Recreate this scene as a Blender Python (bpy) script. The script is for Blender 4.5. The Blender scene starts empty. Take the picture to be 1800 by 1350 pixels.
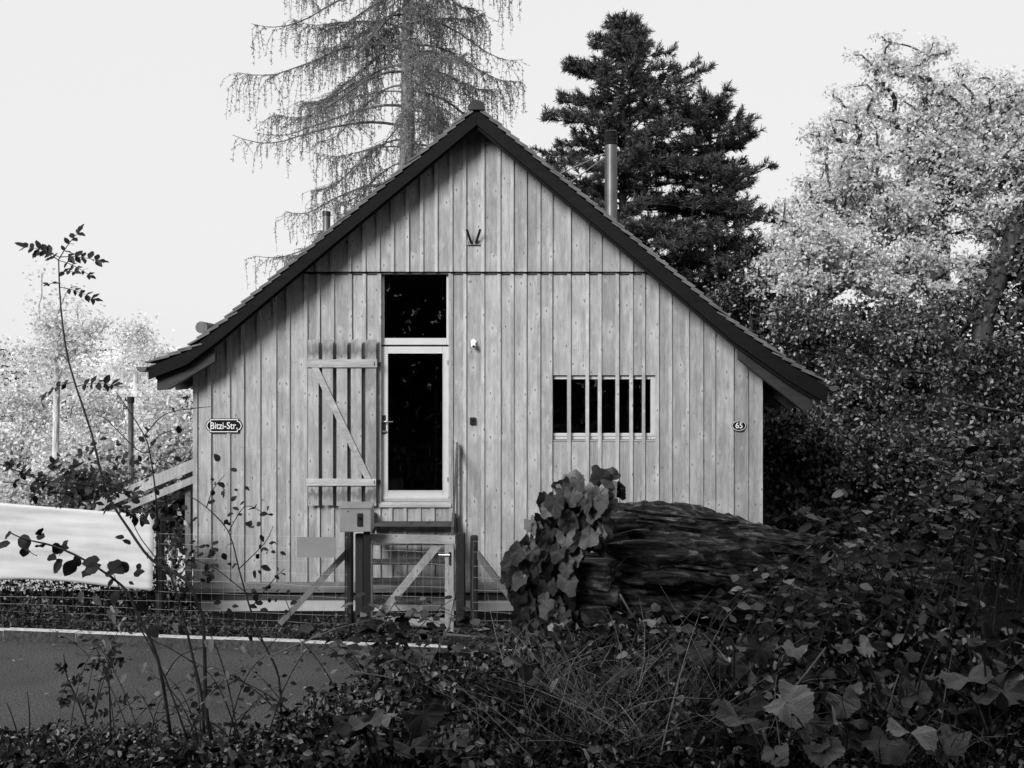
import bpy, math, random
import numpy as np
from mathutils import Vector, Matrix
rng = np.random.default_rng(7)
random.seed(7)
R = math.radians
S = bpy.context.scene
COL = S.collection

# ------------------------------------------------------------------ camera, sky, sun, exposure
CX, CY, CZ, F = 0.48, -14.0, 3.3, 1750.0        # F: focal length in photo pixels (1800 wide)
cam = bpy.data.objects.new('camera', bpy.data.cameras.new('camera'))
COL.objects.link(cam)
cam.location = (CX, CY, CZ); cam.rotation_euler = (R(90), 0, 0)
cam.data.sensor_width = 36; cam.data.lens = 35; cam.data.clip_end = 3000
S.camera = cam
SUN_TO = Vector((-0.64, -1.0, 0.56)).normalized()   # towards the sun
w = bpy.data.worlds.new('World'); S.world = w; w.use_nodes = True
nt = w.node_tree; nt.nodes.clear()
sky = nt.nodes.new('ShaderNodeTexSky'); sky.sky_type = 'NISHITA'; sky.sun_disc = False
sky.sun_elevation = math.asin(SUN_TO.z); sky.sun_rotation = math.atan2(SUN_TO.x, SUN_TO.y)
sky.dust_density = 4; sky.air_density = 1
bw = nt.nodes.new('ShaderNodeRGBToBW')            # black and white photograph: neutral sky
mul = nt.nodes.new('ShaderNodeMath'); mul.operation = 'MULTIPLY_ADD'
mul.inputs[1].default_value = 0.04; mul.inputs[2].default_value = 3.05    # high even cloud veil over the clear sky
bg = nt.nodes.new('ShaderNodeBackground'); bg.inputs['Strength'].default_value = 0.1
wo = nt.nodes.new('ShaderNodeOutputWorld')
nt.links.new(sky.outputs[0], bw.inputs[0]); nt.links.new(bw.outputs[0], mul.inputs[0])
nt.links.new(mul.outputs[0], bg.inputs['Color']); nt.links.new(bg.outputs[0], wo.inputs[0])
sd = bpy.data.lights.new('sun', 'SUN'); sd.energy = 1.5; sd.angle = R(22); sd.color = (1, 1, 1)
sun = bpy.data.objects.new('sun', sd); COL.objects.link(sun)
sun.rotation_euler = SUN_TO.to_track_quat('Z', 'Y').to_euler(); sun.location = SUN_TO * 40
S.view_settings.view_transform = 'Standard'; S.view_settings.look = 'None'
S.view_settings.gamma = 1; S.view_settings.use_curve_mapping = False
S.view_settings.exposure = 1.45
S.render.engine = 'CYCLES'

def W(px, py, d):
    """the real place of a thing seen at photo pixel (px, py), d metres away"""
    return np.array((CX + (px - 900) / F * d, CY + d, CZ - (py - 675) / F * d))
def HX(px): return (px - 840) / 125.0              # on the gable wall
def HZ(py): return CZ - (py - 675) / 125.0

# ------------------------------------------------------------------ materials
def newmat(name):
    m = bpy.data.materials.new(name); m.use_nodes = True
    return m, m.node_tree, m.node_tree.nodes['Principled BSDF']
def g4(v): return (v, v, v, 1)
def nd(t, typ, **kw):
    n = t.nodes.new(typ)
    for k, v in kw.items(): setattr(n, k, v)
    return n
def ramp(t, src, stops):
    r = nd(t, 'ShaderNodeValToRGB')
    while len(r.color_ramp.elements) < len(stops): r.color_ramp.elements.new(0.5)
    for e, (p, v) in zip(r.color_ramp.elements, stops): e.position = p; e.color = g4(v)
    t.links.new(src, r.inputs[0]); return r.outputs[0]
def mixc(t, a, b, fac, mode='MIX'):
    m = nd(t, 'ShaderNodeMix', data_type='RGBA', blend_type=mode)
    for i, v in ((0, fac), (6, a), (7, b)):
        if isinstance(v, (int, float)): m.inputs[i].default_value = v if i == 0 else g4(v)
        else: t.links.new(v, m.inputs[i])
    return m.outputs[2]
def coords(t, scale, kind='Object'):
    c = nd(t, 'ShaderNodeTexCoord'); mp = nd(t, 'ShaderNodeMapping'); mp.inputs['Scale'].default_value = scale
    t.links.new(c.outputs[kind], mp.inputs[0]); return mp.outputs[0]
def noise(t, vec, scale=1, detail=4, rough=.55):
    n = nd(t, 'ShaderNodeTexNoise'); n.inputs['Scale'].default_value = scale
    n.inputs['Detail'].default_value = detail; n.inputs['Roughness'].default_value = rough
    t.links.new(vec, n.inputs['Vector']); return n.outputs['Fac']
def bump(t, p, h, strength=.3, dist=.01):
    b = nd(t, 'ShaderNodeBump'); b.inputs['Strength'].default_value = strength; b.inputs['Distance'].default_value = dist
    t.links.new(h, b.inputs['Height']); t.links.new(b.outputs[0], p.inputs['Normal'])

def plain(name, v, rough=.7, var=.2, scale=8, metal=0, spec=.4, bmp=.15):
    m, t, p = newmat(name)
    n = noise(t, coords(t, (scale,) * 3), 1, 5)
    t.links.new(ramp(t, n, [(.3, v * (1 - var)), (.7, v * (1 + var))]), p.inputs['Base Color'])
    p.inputs['Roughness'].default_value = rough; p.inputs['Metallic'].default_value = metal
    p.inputs['Specular IOR Level'].default_value = spec
    if bmp: bump(t, p, n, bmp, .004)
    return m
def wood(name, v, axis='z', rough=.75, knots=True, var=.16, grain=.35):
    """weathered sawn softwood: long grain, knots, nails and per-plank tone"""
    m, t, p = newmat(name)
    sc = {'z': (1, 1, .06), 'x': (.06, 1, 1), 'y': (1, .06, 1)}[axis]
    oi = nd(t, 'ShaderNodeObjectInfo')
    c = nd(t, 'ShaderNodeTexCoord')
    add = nd(t, 'ShaderNodeVectorMath', operation='MULTIPLY_ADD')
    t.links.new(oi.outputs['Random'], add.inputs[0]); add.inputs[1].default_value = (31, 17, 53)
    t.links.new(c.outputs['Object'], add.inputs[2])
    mp = nd(t, 'ShaderNodeMapping'); mp.inputs['Scale'].default_value = sc; t.links.new(add.outputs[0], mp.inputs[0])
    fine = noise(t, mp.outputs[0], 130, 5, .65)
    wide = noise(t, mp.outputs[0], 22, 3, .5)
    blot = noise(t, add.outputs[0], 2.2, 3)
    col = mixc(t, ramp(t, fine, [(.3, 1 - grain), (.68, 1 + grain * .25)]), ramp(t, wide, [(.3, .78), (.65, 1.06)]), 1, 'MULTIPLY')
    col = mixc(t, col, ramp(t, blot, [(.3, .84), (.7, 1.08)]), 1, 'MULTIPLY')
    tone = ramp(t, oi.outputs['Random'], [(0, v * (1 - var)), (1, v * (1 + var))])
    col = mixc(t, col, tone, 1, 'MULTIPLY')
    if knots:
        sp = nd(t, 'ShaderNodeSeparateXYZ'); t.links.new(add.outputs[0], sp.inputs[0])
        cb = nd(t, 'ShaderNodeCombineXYZ'); t.links.new(sp.outputs[0], cb.inputs[0]); t.links.new(sp.outputs[2], cb.inputs[1])
        def knot(scale, r0, r1, keep, amt, val, c):
            mp2 = nd(t, 'ShaderNodeMapping'); mp2.inputs['Scale'].default_value = scale; t.links.new(cb.outputs[0], mp2.inputs[0])
            vo = nd(t, 'ShaderNodeTexVoronoi', voronoi_dimensions='2D'); vo.inputs['Scale'].default_value = 1; t.links.new(mp2.outputs[0], vo.inputs['Vector'])
            k = mixc(t, ramp(t, vo.outputs['Distance'], [(r0, amt), (r1, 0)]), ramp(t, vo.outputs['Color'], [(keep, 0), (keep + .02, 1)]), 1, 'MULTIPLY')
            return mixc(t, c, val, k)
        hs = (7, 3.2, 1) if axis == 'z' else (3.2, 7, 1)
        col = knot(hs, .1, .5, .62, .5, v * 1.3, col)
        col = knot(hs, .03, .085, .55, .9, v * .2, col)
        col = knot((17, 13, 1), .06, .13, .8, .85, v * .2, col)
        col = knot((11, 6, 1), .05, .3, .8, .35, v * 1.4, col)
    t.links.new(col, p.inputs['Base Color'])
    p.inputs['Roughness'].default_value = rough; p.inputs['Specular IOR Level'].default_value = .25
    bump(t, p, fine, .35, .003)
    return m
def leafmat(name, lo, hi, transl=.25, rough=.5, spec=.35, obj_random=False, veins=False, mid=(.75, .5)):
    m, t, p = newmat(name)
    g = nd(t, 'ShaderNodeObjectInfo' if obj_random else 'ShaderNodeNewGeometry')
    src = g.outputs['Random'] if obj_random else g.outputs['Random Per Island']
    col = ramp(t, src, [(0, lo), (mid[0], lo + (hi - lo) * mid[1]), (1, hi)])
    n = noise(t, coords(t, (30,) * 3), 1, 3)
    col = mixc(t, col, ramp(t, n, [(.3, .7), (.7, 1.25)]), 1, 'MULTIPLY')
    if veins:
        sp = nd(t, 'ShaderNodeSeparateXYZ'); t.links.new(coords(t, (1, 1, 1)), sp.inputs[0])
        def mth(op, a, b=0., c=0.):
            q = nd(t, 'ShaderNodeMath', operation=op)
            for i, v_ in enumerate((a, b, c)):
                if isinstance(v_, (int, float)): q.inputs[i].default_value = v_
                else: t.links.new(v_, q.inputs[i])
            return q.outputs[0]
        ay = mth('ABSOLUTE', sp.outputs[1]); lat = mth('PINGPONG', mth('MULTIPLY_ADD', ay, -5., mth('MULTIPLY', sp.outputs[0], 6.5)), .5)
        vein = mth('MAXIMUM', ramp(t, lat, [(0, 1), (.10, 0)]), ramp(t, ay, [(0, 1), (.018, 0)]))
        col = mixc(t, col, ramp(t, vein, [(0, 1), (1, 1.6)]), 1, 'MULTIPLY')
        bump(t, p, vein, .5, .01)
    t.links.new(col, p.inputs['Base Color'])
    p.inputs['Roughness'].default_value = rough; p.inputs['Specular IOR Level'].default_value = spec
    if transl:
        tr = nd(t, 'ShaderNodeBsdfTranslucent'); t.links.new(col, tr.inputs[0])
        mx = nd(t, 'ShaderNodeMixShader'); mx.inputs[0].default_value = transl
        t.links.new(p.outputs[0], mx.inputs[1]); t.links.new(tr.outputs[0], mx.inputs[2])
        t.links.new(mx.outputs[0], t.nodes['Material Output'].inputs[0])
    return m
def barkmat(name, v, stretch=(20, 20, 3)):
    m, t, p = newmat(name)
    n = noise(t, coords(t, stretch), 1, 6, .7)
    t.links.new(ramp(t, n, [(.35, v * .4), (.65, v * 1.5)]), p.inputs['Base Color'])
    p.inputs['Roughness'].default_value = .85; p.inputs['Specular IOR Level'].default_value = .2
    bump(t, p, n, .8, .02); return m

M = {}
M['board'] = wood('weathered_board', .40)
M['batten'] = wood('weathered_batten', .45)
M['plank'] = wood('shutter_plank', .36)
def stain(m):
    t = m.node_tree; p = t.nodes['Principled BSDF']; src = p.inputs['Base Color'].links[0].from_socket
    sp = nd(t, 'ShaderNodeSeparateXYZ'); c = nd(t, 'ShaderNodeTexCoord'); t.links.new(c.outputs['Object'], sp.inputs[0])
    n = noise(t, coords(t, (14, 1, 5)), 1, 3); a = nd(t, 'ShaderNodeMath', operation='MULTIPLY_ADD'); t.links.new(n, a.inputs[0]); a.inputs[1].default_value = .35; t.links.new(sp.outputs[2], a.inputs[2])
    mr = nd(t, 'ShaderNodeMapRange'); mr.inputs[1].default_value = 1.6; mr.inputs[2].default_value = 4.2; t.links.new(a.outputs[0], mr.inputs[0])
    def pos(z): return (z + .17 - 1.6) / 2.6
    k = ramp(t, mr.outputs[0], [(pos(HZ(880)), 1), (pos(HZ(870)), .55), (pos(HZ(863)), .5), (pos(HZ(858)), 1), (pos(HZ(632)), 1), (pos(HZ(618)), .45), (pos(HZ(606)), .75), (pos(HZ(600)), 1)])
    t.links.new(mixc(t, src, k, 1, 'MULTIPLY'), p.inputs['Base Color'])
stain(M['plank'])
M['rail'] = wood('shutter_rail', .46, 'x')
M['barge'] = wood('dark_barge_wood', .011, 'x', knots=False)
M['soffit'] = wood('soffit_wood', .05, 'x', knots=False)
M['barge'].node_tree.nodes['Principled BSDF'].inputs['Specular IOR Level'].default_value = .1
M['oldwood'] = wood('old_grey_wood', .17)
M['oldwood_x'] = wood('old_grey_wood_lying', .17, 'x')
M['gatewood'] = wood('gate_wood', .32)
M['gatewood_x'] = wood('gate_wood_lying', .36, 'x')
M['post'] = wood('dark_post_wood', .022)
M['tread'] = wood('stair_tread_wood', .09, 'x')
M['paint'] = plain('white_paint', .52, .45, .05, 5, bmp=.05)
M['sill'] = wood('sill_wood', .45, 'x', knots=False)
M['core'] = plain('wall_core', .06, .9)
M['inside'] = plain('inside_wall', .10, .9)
M['tile'] = plain('clay_tile', .12, .8, .35, 6, bmp=.4)
M['ridge'] = plain('ridge_tile_clay', .03, .8, .35, 6, bmp=.4)
M['concrete'] = plain('plinth_render', .46, .9, .12, 5, bmp=.3)
M['kerb'] = plain('kerb_stone', .55, .9, .4, 14, bmp=.5)
M['moss'] = plain('mossy_kerb_face', .06, .95, .6, 25, bmp=.6)
M['black'] = plain('black_metal', .012, .45, .2, 20)
M['steel'] = plain('flue_steel', .14, .5, .2, 5, metal=.85)
M['zinc'] = plain('zinc', .09, .5, .25, 6, metal=.3)
M['boxgrey'] = plain('grey_sheet_metal', .24, .5, .1, 4, bmp=.05)
M['chrome'] = plain('brushed_steel', .45, .3, .05, 5, metal=.9)
M['enamel'] = plain('dark_enamel', .012, .2, .2, 4, spec=.5, bmp=0)
M['white'] = plain('white_enamel', .8, .3, .03, 4, bmp=0)
M['wire'] = plain('galvanised_wire', .5, .5, .15, 6, metal=.3)
M['tarp'] = plain('white_tarpaulin', .58, .6, .06, 3, bmp=.2)
def crease(m):
    t = m.node_tree; p = t.nodes['Principled BSDF']; h = noise(t, coords(t, (.7, 1, 3.2)), 1.6, 2, .5); bump(t, p, h, .5, .04)
crease(M['tarp'])
M['bark_light'] = barkmat('larch_bark', .20)
M['bark_dark'] = barkmat('dark_bark', .045)
M['bark_mid'] = barkmat('grey_bark', .12)
M['bark_pale'] = barkmat('pale_bark', .5)
M['stem'] = plain('young_stem', .045, .7, .4, 20, spec=.15)
M['twig'] = plain('dry_twig', .16, .8, .3, 20)
M['log'] = None
M['l_larch'] = leafmat('larch_needles', .14, .36, .35)
M['l_pine'] = leafmat('pine_needles', .025, .18, .22, .5, .12)
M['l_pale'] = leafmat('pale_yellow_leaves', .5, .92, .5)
M['l_white'] = leafmat('far_pale_leaves', .55, .95, .5)  # pale autumn leaves, whitened further to stand for overexposed sunlight
M['l_mid'] = leafmat('mid_leaves', .02, .5, .3, .5, .15, mid=(.7, .18))
M['l_midlight'] = leafmat('light_shrub_leaves', .28, .9, .45, mid=(.5, .5))
M['l_dark'] = leafmat('dark_shrub_leaves', .006, .34, .2, .4, .15, mid=(.68, .12))
M['l_cover'] = leafmat('ground_cover_leaves', .003, .42, .04, .4, .12, mid=(.72, .06))  # few bright leaves in the ramp stand for highlights, the rest for dark gaps
M['l_big'] = leafmat('large_leaves', .006, .21, .05, .4, .12, True, True, (.5, .3))  # bright end of the ramp paints highlights on some large leaves
M['l_vine'] = leafmat('vine_leaves', .01, .26, .06, .42, .15, True, True, (.55, .3))
M['l_sap'] = leafmat('sapling_leaves', .006, .045, .1, .45, .15, True)
M['l_withered'] = leafmat('withered_leaves', .2, .5, .3, .7, .2, True)
M['l_shrub'] = leafmat('thicket_leaves', .003, .25, .04, .38, .12, True, True, (.65, .10))  # mostly near black; the light end stands for highlights on leaf tops
M['grass'] = leafmat('grass_blades', .005, .24, .06, .5, .12, mid=(.7, .12))
M['straw'] = leafmat('dry_stalks', .06, .35, .1, .6)

def glassmat():
    m, t, p = newmat('window_glass'); t.nodes.remove(p)
    tr = nd(t, 'ShaderNodeBsdfTransparent'); tr.inputs[0].default_value = g4(.75)
    gl = nd(t, 'ShaderNodeBsdfGlossy'); gl.inputs['Roughness'].default_value = .0; gl.inputs[0].default_value = g4(1)
    fr = nd(t, 'ShaderNodeFresnel'); fr.inputs[0].default_value = 1.5
    mx = nd(t, 'ShaderNodeMixShader')
    t.links.new(fr.outputs[0], mx.inputs[0]); t.links.new(tr.outputs[0], mx.inputs[1]); t.links.new(gl.outputs[0], mx.inputs[2])
    t.links.new(mx.outputs[0], t.nodes['Material Output'].inputs[0]); return m
M['glass'] = glassmat()
def asphalt():
    m, t, p = newmat('asphalt')
    v = coords(t, (1, 1, 1)); f = noise(t, v, 52, 3, .8); b = noise(t, v, 1.2, 4)
    col = mixc(t, ramp(t, f, [(.42, .006), (.6, .12)]), ramp(t, b, [(.3, .75), (.7, 1.2)]), 1, 'MULTIPLY')
    t.links.new(col, p.inputs['Base Color']); p.inputs['Roughness'].default_value = .85
    bump(t, p, f, .6, .006); return m
M['asphalt'] = asphalt()
def soil():
    m, t, p = newmat('soil')
    f = noise(t, coords(t, (1, 1, 1)), 6, 8, .7)
    t.links.new(ramp(t, f, [(.3, .003), (.7, .014)]), p.inputs['Base Color']); p.inputs['Roughness'].default_value = .95; p.inputs['Specular IOR Level'].default_value = .05
    bump(t, p, f, .8, .05); return m
M['soil'] = soil()
def logmat():
    m, t, p = newmat('rotten_log')
    v = coords(t, (.55, 15, 15)); n = noise(t, v, 1.7, 9, .62); n2 = noise(t, coords(t, (1.2, 4, 4)), 1.5, 5, .7)
    col = mixc(t, ramp(t, n, [(.40, .005), (.54, .05), (.68, .26)]), ramp(t, n2, [(.35, .35), (.7, 1.5)]), 1, 'MULTIPLY')
    t.links.new(col, p.inputs['Base Color']); p.inputs['Roughness'].default_value = .8
    p.inputs['Specular IOR Level'].default_value = .25
    bump(t, p, n, 1, .025); return m
M['log'] = logmat()

# ------------------------------------------------------------------ building helpers
def wpos(o):
    p = Vector((0, 0, 0))
    while o is not None: p = p + o.location; o = o.parent
    return p
def link(o, parent=None):
    COL.objects.link(o)
    if parent is not None: o.parent = parent
    return o
def tag(o, label=None, cat=None, group=None, kind=None):
    for k, v in (('label', label), ('category', cat), ('group', group), ('kind', kind)):
        if v: o[k] = v
    return o
def thing(name, loc, label, cat, group=None, rz=0):
    o = bpy.data.objects.new(name, None); link(o); o.location = loc; o.rotation_euler = (0, 0, rz)
    o.empty_display_size = .2
    return tag(o, label, cat, group)
def mesh_np(name, V, Fq, smooth=False):
    me = bpy.data.meshes.new(name)
    V = np.asarray(V, np.float32); Fq = np.asarray(Fq, np.int32); k = Fq.shape[1]
    me.vertices.add(len(V)); me.vertices.foreach_set('co', V.ravel())
    me.loops.add(Fq.size); me.loops.foreach_set('vertex_index', Fq.ravel())
    me.polygons.add(len(Fq)); me.polygons.foreach_set('loop_start', np.arange(0, Fq.size, k, dtype=np.int32))
    me.update(calc_edges=True)
    if smooth: me.polygons.foreach_set('use_smooth', np.ones(len(Fq), bool))
    return me
def obj_np(name, V, Fq, mat, parent=None, smooth=False):
    V = np.asarray(V, float)
    if parent is not None: V = V - np.array(wpos(parent))
    me = mesh_np(name, V, Fq, smooth); me.materials.append(mat)
    return link(bpy.data.objects.new(name, me), parent)
class MB:
    def __init__(s): s.v = []; s.f = []; s.sm = False
    def box(s, x0, x1, y0, y1, z0, z1):
        b = len(s.v)
        s.v += [(x0, y0, z0), (x1, y0, z0), (x1, y1, z0), (x0, y1, z0), (x0, y0, z1), (x1, y0, z1), (x1, y1, z1), (x0, y1, z1)]
        s.f += [tuple(b + i for i in q) for q in ((0, 3, 2, 1), (4, 5, 6, 7), (0, 1, 5, 4), (1, 2, 6, 5), (2, 3, 7, 6), (3, 0, 4, 7))]
        return s
    def prism(s, poly, y0, y1):           # polygon in x,z, extruded along y
        b = len(s.v); n = len(poly)
        s.v += [(x, y0, z) for x, z in poly] + [(x, y1, z) for x, z in poly]
        s.f.append(tuple(range(b, b + n))); s.f.append(tuple(range(b + 2 * n - 1, b + n - 1, -1)))
        for i in range(n):
            j = (i + 1) % n; s.f.append((b + j, b + i, b + n + i, b + n + j))
        return s
    def prismx(s, poly, x0, x1):          # polygon in y,z, extruded along x
        b = len(s.v); n = len(poly)
        s.v += [(x0, y, z) for y, z in poly] + [(x1, y, z) for y, z in poly]
        s.f.append(tuple(range(b + n - 1, b - 1, -1))); s.f.append(tuple(range(b + n, b + 2 * n)))
        for i in range(n):
            j = (i + 1) % n; s.f.append((b + i, b + j, b + n + j, b + n + i))
        return s
    def tube(s, pts, rad, n=6, caps=True):
        pts = [Vector(p) for p in pts]
        if not hasattr(rad, '__len__'): rad = [rad] * len(pts)
        b = len(s.v); prev = None
        for i, p in enumerate(pts):
            d = (pts[min(i + 1, len(pts) - 1)] - pts[max(i - 1, 0)]).normalized()
            if prev is None:
                a = d.orthogonal().normalized()
            else:
                a = (prev - d * prev.dot(d)).normalized()
            prev = a; c = d.cross(a)
            for k in range(n):
                an = 2 * math.pi * k / n
                s.v.append(tuple(p + (a * math.cos(an) + c * math.sin(an)) * rad[i]))
        for i in range(len(pts) - 1):
            for k in range(n):
                k2 = (k + 1) % n; q = b + i * n
                s.f.append((q + k, q + k2, q + n + k2, q + n + k))
        if caps:
            s.f.append(tuple(b + k for k in range(n - 1, -1, -1)))
            q = b + (len(pts) - 1) * n; s.f.append(tuple(q + k for k in range(n)))
        return s
    def bar(s, p, q, w, h, up=(0, 0, 1)):   # rectangular bar from p to q: w across, h along up
        p = Vector(p); q = Vector(q); d = (q - p).normalized(); u = Vector(up); u = (u - d * u.dot(d)).normalized(); c = d.cross(u)
        b = len(s.v)
        for e in (p, q):
            for a, k in ((-1, -1), (1, -1), (1, 1), (-1, 1)): s.v.append(tuple(e + c * (a * w / 2) + u * (k * h / 2)))
        s.f += [tuple(b + i for i in z) for z in ((3, 2, 1, 0), (4, 5, 6, 7), (0, 1, 5, 4), (1, 2, 6, 5), (2, 3, 7, 6), (3, 0, 4, 7))]
        return s
    def build(s, name, mat, parent=None, local=False, smooth=False, bevel=0):
        me = bpy.data.meshes.new(name); v = s.v
        if parent is not None and not local:
            o = wpos(parent); v = [(a - o.x, b - o.y, c - o.z) for a, b, c in v]
        me.from_pydata(v, [], s.f); me.materials.append(mat); me.update()
        if smooth: me.polygons.foreach_set('use_smooth', [True] * len(me.polygons))
        ob = link(bpy.data.objects.new(name, me), parent)
        if bevel:
            bv = ob.modifiers.new('bevel', 'BEVEL'); bv.width = bevel; bv.segments = 2; bv.limit_method = 'ANGLE'
        return ob
def unit(a): return a / np.maximum(np.linalg.norm(a, axis=-1, keepdims=True), 1e-9)
DIAMOND = (np.array([(0, 0, 0), (.5, -.5, .12), (1, 0, -.05), (.5, .5, .12)], float), [(0, 1, 2, 3)])
OVATE = (np.array([(0, 0, 0), (.25, -.3, .1), (.65, -.3, .06), (1, 0, -.12), (.65, .3, .06), (.25, .3, .1)], float), [(0, 1, 2, 3), (0, 3, 4, 5)])
NEEDLE = (np.array([(0, -.5, 0), (1, -.3, 0), (1, .3, 0), (0, .5, 0)], float), [(0, 1, 2, 3)])
def cloud(P, A, N, L, Wd, tmpl):
    """P places, A leaf axes, N leaf normals, L lengths, Wd widths -> verts, faces"""
    T, Fs = tmpl; A = unit(A); N = unit(N - A * np.sum(N * A, 1, keepdims=True)); B = np.cross(N, A)
    L = np.broadcast_to(L, (len(P),)); Wd = np.broadcast_to(Wd, (len(P),))
    V = P[:, None] + A[:, None] * (T[None, :, 0] * L[:, None])[..., None] + B[:, None] * (T[None, :, 1] * Wd[:, None])[..., None] + N[:, None] * (T[None, :, 2] * L[:, None])[..., None]
    k = len(T); f = (np.arange(len(P))[:, None, None] * k + np.array(Fs)[None]).reshape(-1, len(Fs[0]))
    return V.reshape(-1, 3), f
def rdir(n, up=0.): 
    a = unit(rng.normal(size=(n, 3))); a[:, 2] += up; return unit(a)

# ------------------------------------------------------------------ ground, road, kerb
def yk(x): return -1.75 - .144 * (x + 2.1)          # line of the far kerb
def sst(a): a = np.clip(a, 0, 1); return a * a * (3 - 2 * a)
def ground_z(x, y):
    x = np.asarray(x, float); y = np.asarray(y, float)
    near = yk(x) - 3.3
    left = 1.75 * np.clip((near - y) / 5.2, 0, 1)
    right = 1.70 * sst((near - y) / 2.3)
    k = sst((x + 1.6) / 2.6)
    bank = left * (1 - k) + right * k
    wob = .05 * np.sin(x * 2.1 + y * 1.3) + .04 * np.sin(x * 3.7 - y * 2.9)
    z = np.where(y < near, bank + wob * np.clip((near - y), 0, 1) - .03, -.05)
    far = np.where(y > yk(x) + .12, .10 + 9 * sst((y - 45) / 120.) + .6 * sst((y - 6) / 20), 0)
    return np.where(y > yk(x) + .05, far, z)
xs = np.concatenate([np.linspace(-400, -14, 14)[:-1], np.linspace(-14, 14, 113), np.linspace(14, 400, 14)[1:]])
ys = np.concatenate([np.linspace(-200, -16, 8)[:-1], np.linspace(-16, 2, 91), np.linspace(2, 20, 25)[1:], np.linspace(20, 700, 24)[1:]])
gx, gy = np.meshgrid(xs, ys)
V = np.stack([gx, gy, ground_z(gx, gy)], -1).reshape(-1, 3)
nx, ny = len(xs), len(ys); ii = np.arange(nx * ny).reshape(ny, nx)
Fq = np.stack([ii[:-1, :-1], ii[:-1, 1:], ii[1:, 1:], ii[1:, :-1]], -1).reshape(-1, 4)
tag(obj_np('ground', V, Fq, M['soil'], smooth=True), kind='structure')
rx = np.linspace(-40, 40, 81); V = []
for x in rx: V += [(x, yk(x) - 4.0, .0), (x, yk(x) - .02, .0)]
Fq = [(2 * i, 2 * i + 2, 2 * i + 3, 2 * i + 1) for i in range(80)]
tag(obj_np('road', V, Fq, M['asphalt']), kind='structure')
kerb = MB().box(-40, -12.02, -.02, .1, -.2, .0).build('kerb', M['kerb']); tag(kerb, kind='structure')
kerb.location = (-2.1, -1.75, .12); kang = math.atan(-.144); kerb.rotation_euler = (0, 0, kang)
for i in range(24):
    dz = rng.uniform(-.008, .008); dy = rng.uniform(-.008, .008)
    ks = MB().box(-12 + i, -11.008 + i, -.02 + dy, .12 + dy, -.32, .01 + dz).build('kerb_stone', M['kerb'], kerb, local=True, bevel=.012); ks.data.materials.append(M['moss']); ks.data.polygons[2].material_index = 1

lx_ = np.linspace(-60, -4.1, 40); ly_ = np.concatenate([np.linspace(1.2, 45, 30), np.linspace(50, 260, 20)]); gx, gy = np.meshgrid(lx_, ly_)
V = np.stack([gx, gy, ground_z(gx, gy) + .04], -1).reshape(-1, 3); ii = np.arange(len(V)).reshape(len(ly_), len(lx_))
Fq = np.stack([ii[:-1, :-1], ii[:-1, 1:], ii[1:, 1:], ii[1:, :-1]], -1).reshape(-1, 4)
tag(obj_np('meadow', V, Fq, plain('dry_meadow', .72, .95, .3, 3, bmp=.4), smooth=True), kind='structure')

# ------------------------------------------------------------------ the house
PROF = [(-4.43, 3.59), (-3.9, 3.80), (-3.46, 4.13), (-1.94, 5.42), (0, 7.05), (1.9, 5.46), (3.45, 4.16), (4.19, 3.64), (4.73, 3.32)]
PROF = [(x * 1.0134, CZ + (z - CZ) * 1.0134) for x, z in PROF]
def roofz(x): return float(np.interp(x, [p[0] for p in PROF], [p[1] for p in PROF]))
house = thing('timber_house', (0, 0, 0), 'weathered board and batten timber house with steep tiled gable roof', 'house')
D0, D1 = .0, 8.5
core = MB()
def underpoly(x0, x1, z0, zmax=99, off=.17):
    xx = sorted(set([x0, x1] + [p[0] for p in PROF if x0 < p[0] < x1]))
    ex = []
    for a, b in zip(xx, xx[1:]):
        za, zb = roofz(a) - off, roofz(b) - off
        if (za - zmax) * (zb - zmax) < 0: ex.append(a + (b - a) * (zmax - za) / (zb - za))
    xx = sorted(xx + ex)
    return [(x0, z0), (x1, z0)] + [(x, min(zmax, roofz(x) - off)) for x in reversed(xx)]
DX0, DX1 = HX(668), HX(791); DZ0, DZ1 = HZ(891), HZ(480)
WX0, WX1 = HX(969.5), HX(1153.5); WZ0, WZ1 = HZ(776), HZ(661)
PZ = HZ(1024)                                       # bottom of the boarding
# structural wall behind the boards, with door and window openings
for (a, b, z0, zm) in ((-3.97, DX0, .25, 99), (DX0, DX1, .25, DZ0), (DX0, DX1, DZ1, 99), (DX1, WX0, .25, 99), (WX0, WX1, .25, WZ0), (WX0, WX1, WZ1, 99), (WX1, 3.97, .25, 99)):
    core.prism(underpoly(a, b, z0, zm), .035, .2)
wall = core.build('wall', M['core'], house)
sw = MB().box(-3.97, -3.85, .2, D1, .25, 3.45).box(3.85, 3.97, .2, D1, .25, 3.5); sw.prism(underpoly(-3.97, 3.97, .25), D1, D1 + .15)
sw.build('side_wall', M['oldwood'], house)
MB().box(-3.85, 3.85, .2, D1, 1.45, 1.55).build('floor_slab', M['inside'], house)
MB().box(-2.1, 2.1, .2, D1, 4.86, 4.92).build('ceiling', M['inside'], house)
MB().box(-3.9, 3.9, .04, D1, -.2, HZ(1040)).build('plinth', M['concrete'], house)
MB().prismx([(-.06, HZ(1040)), (.03, HZ(1040)), (.03, HZ(1022) - .004), (-.012, HZ(1022) - .004), (-.06, HZ(1033))], -4.0, 4.0).build('base_ledge', M['oldwood_x'], house)
BAT = [340, 369, 402, 427, 455, 483, 507, 538, 560, 585, 616, 641, 666, 793, 817, 849, 877, 900, 923, 947, 968, 1000, 1032, 1054, 1085, 1109, 1131, 1155, 1178, 1208, 1233, 1254, 1286, 1312, 1340]
BX = [HX(b) for b in BAT]
GZ = HZ(478)
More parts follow.
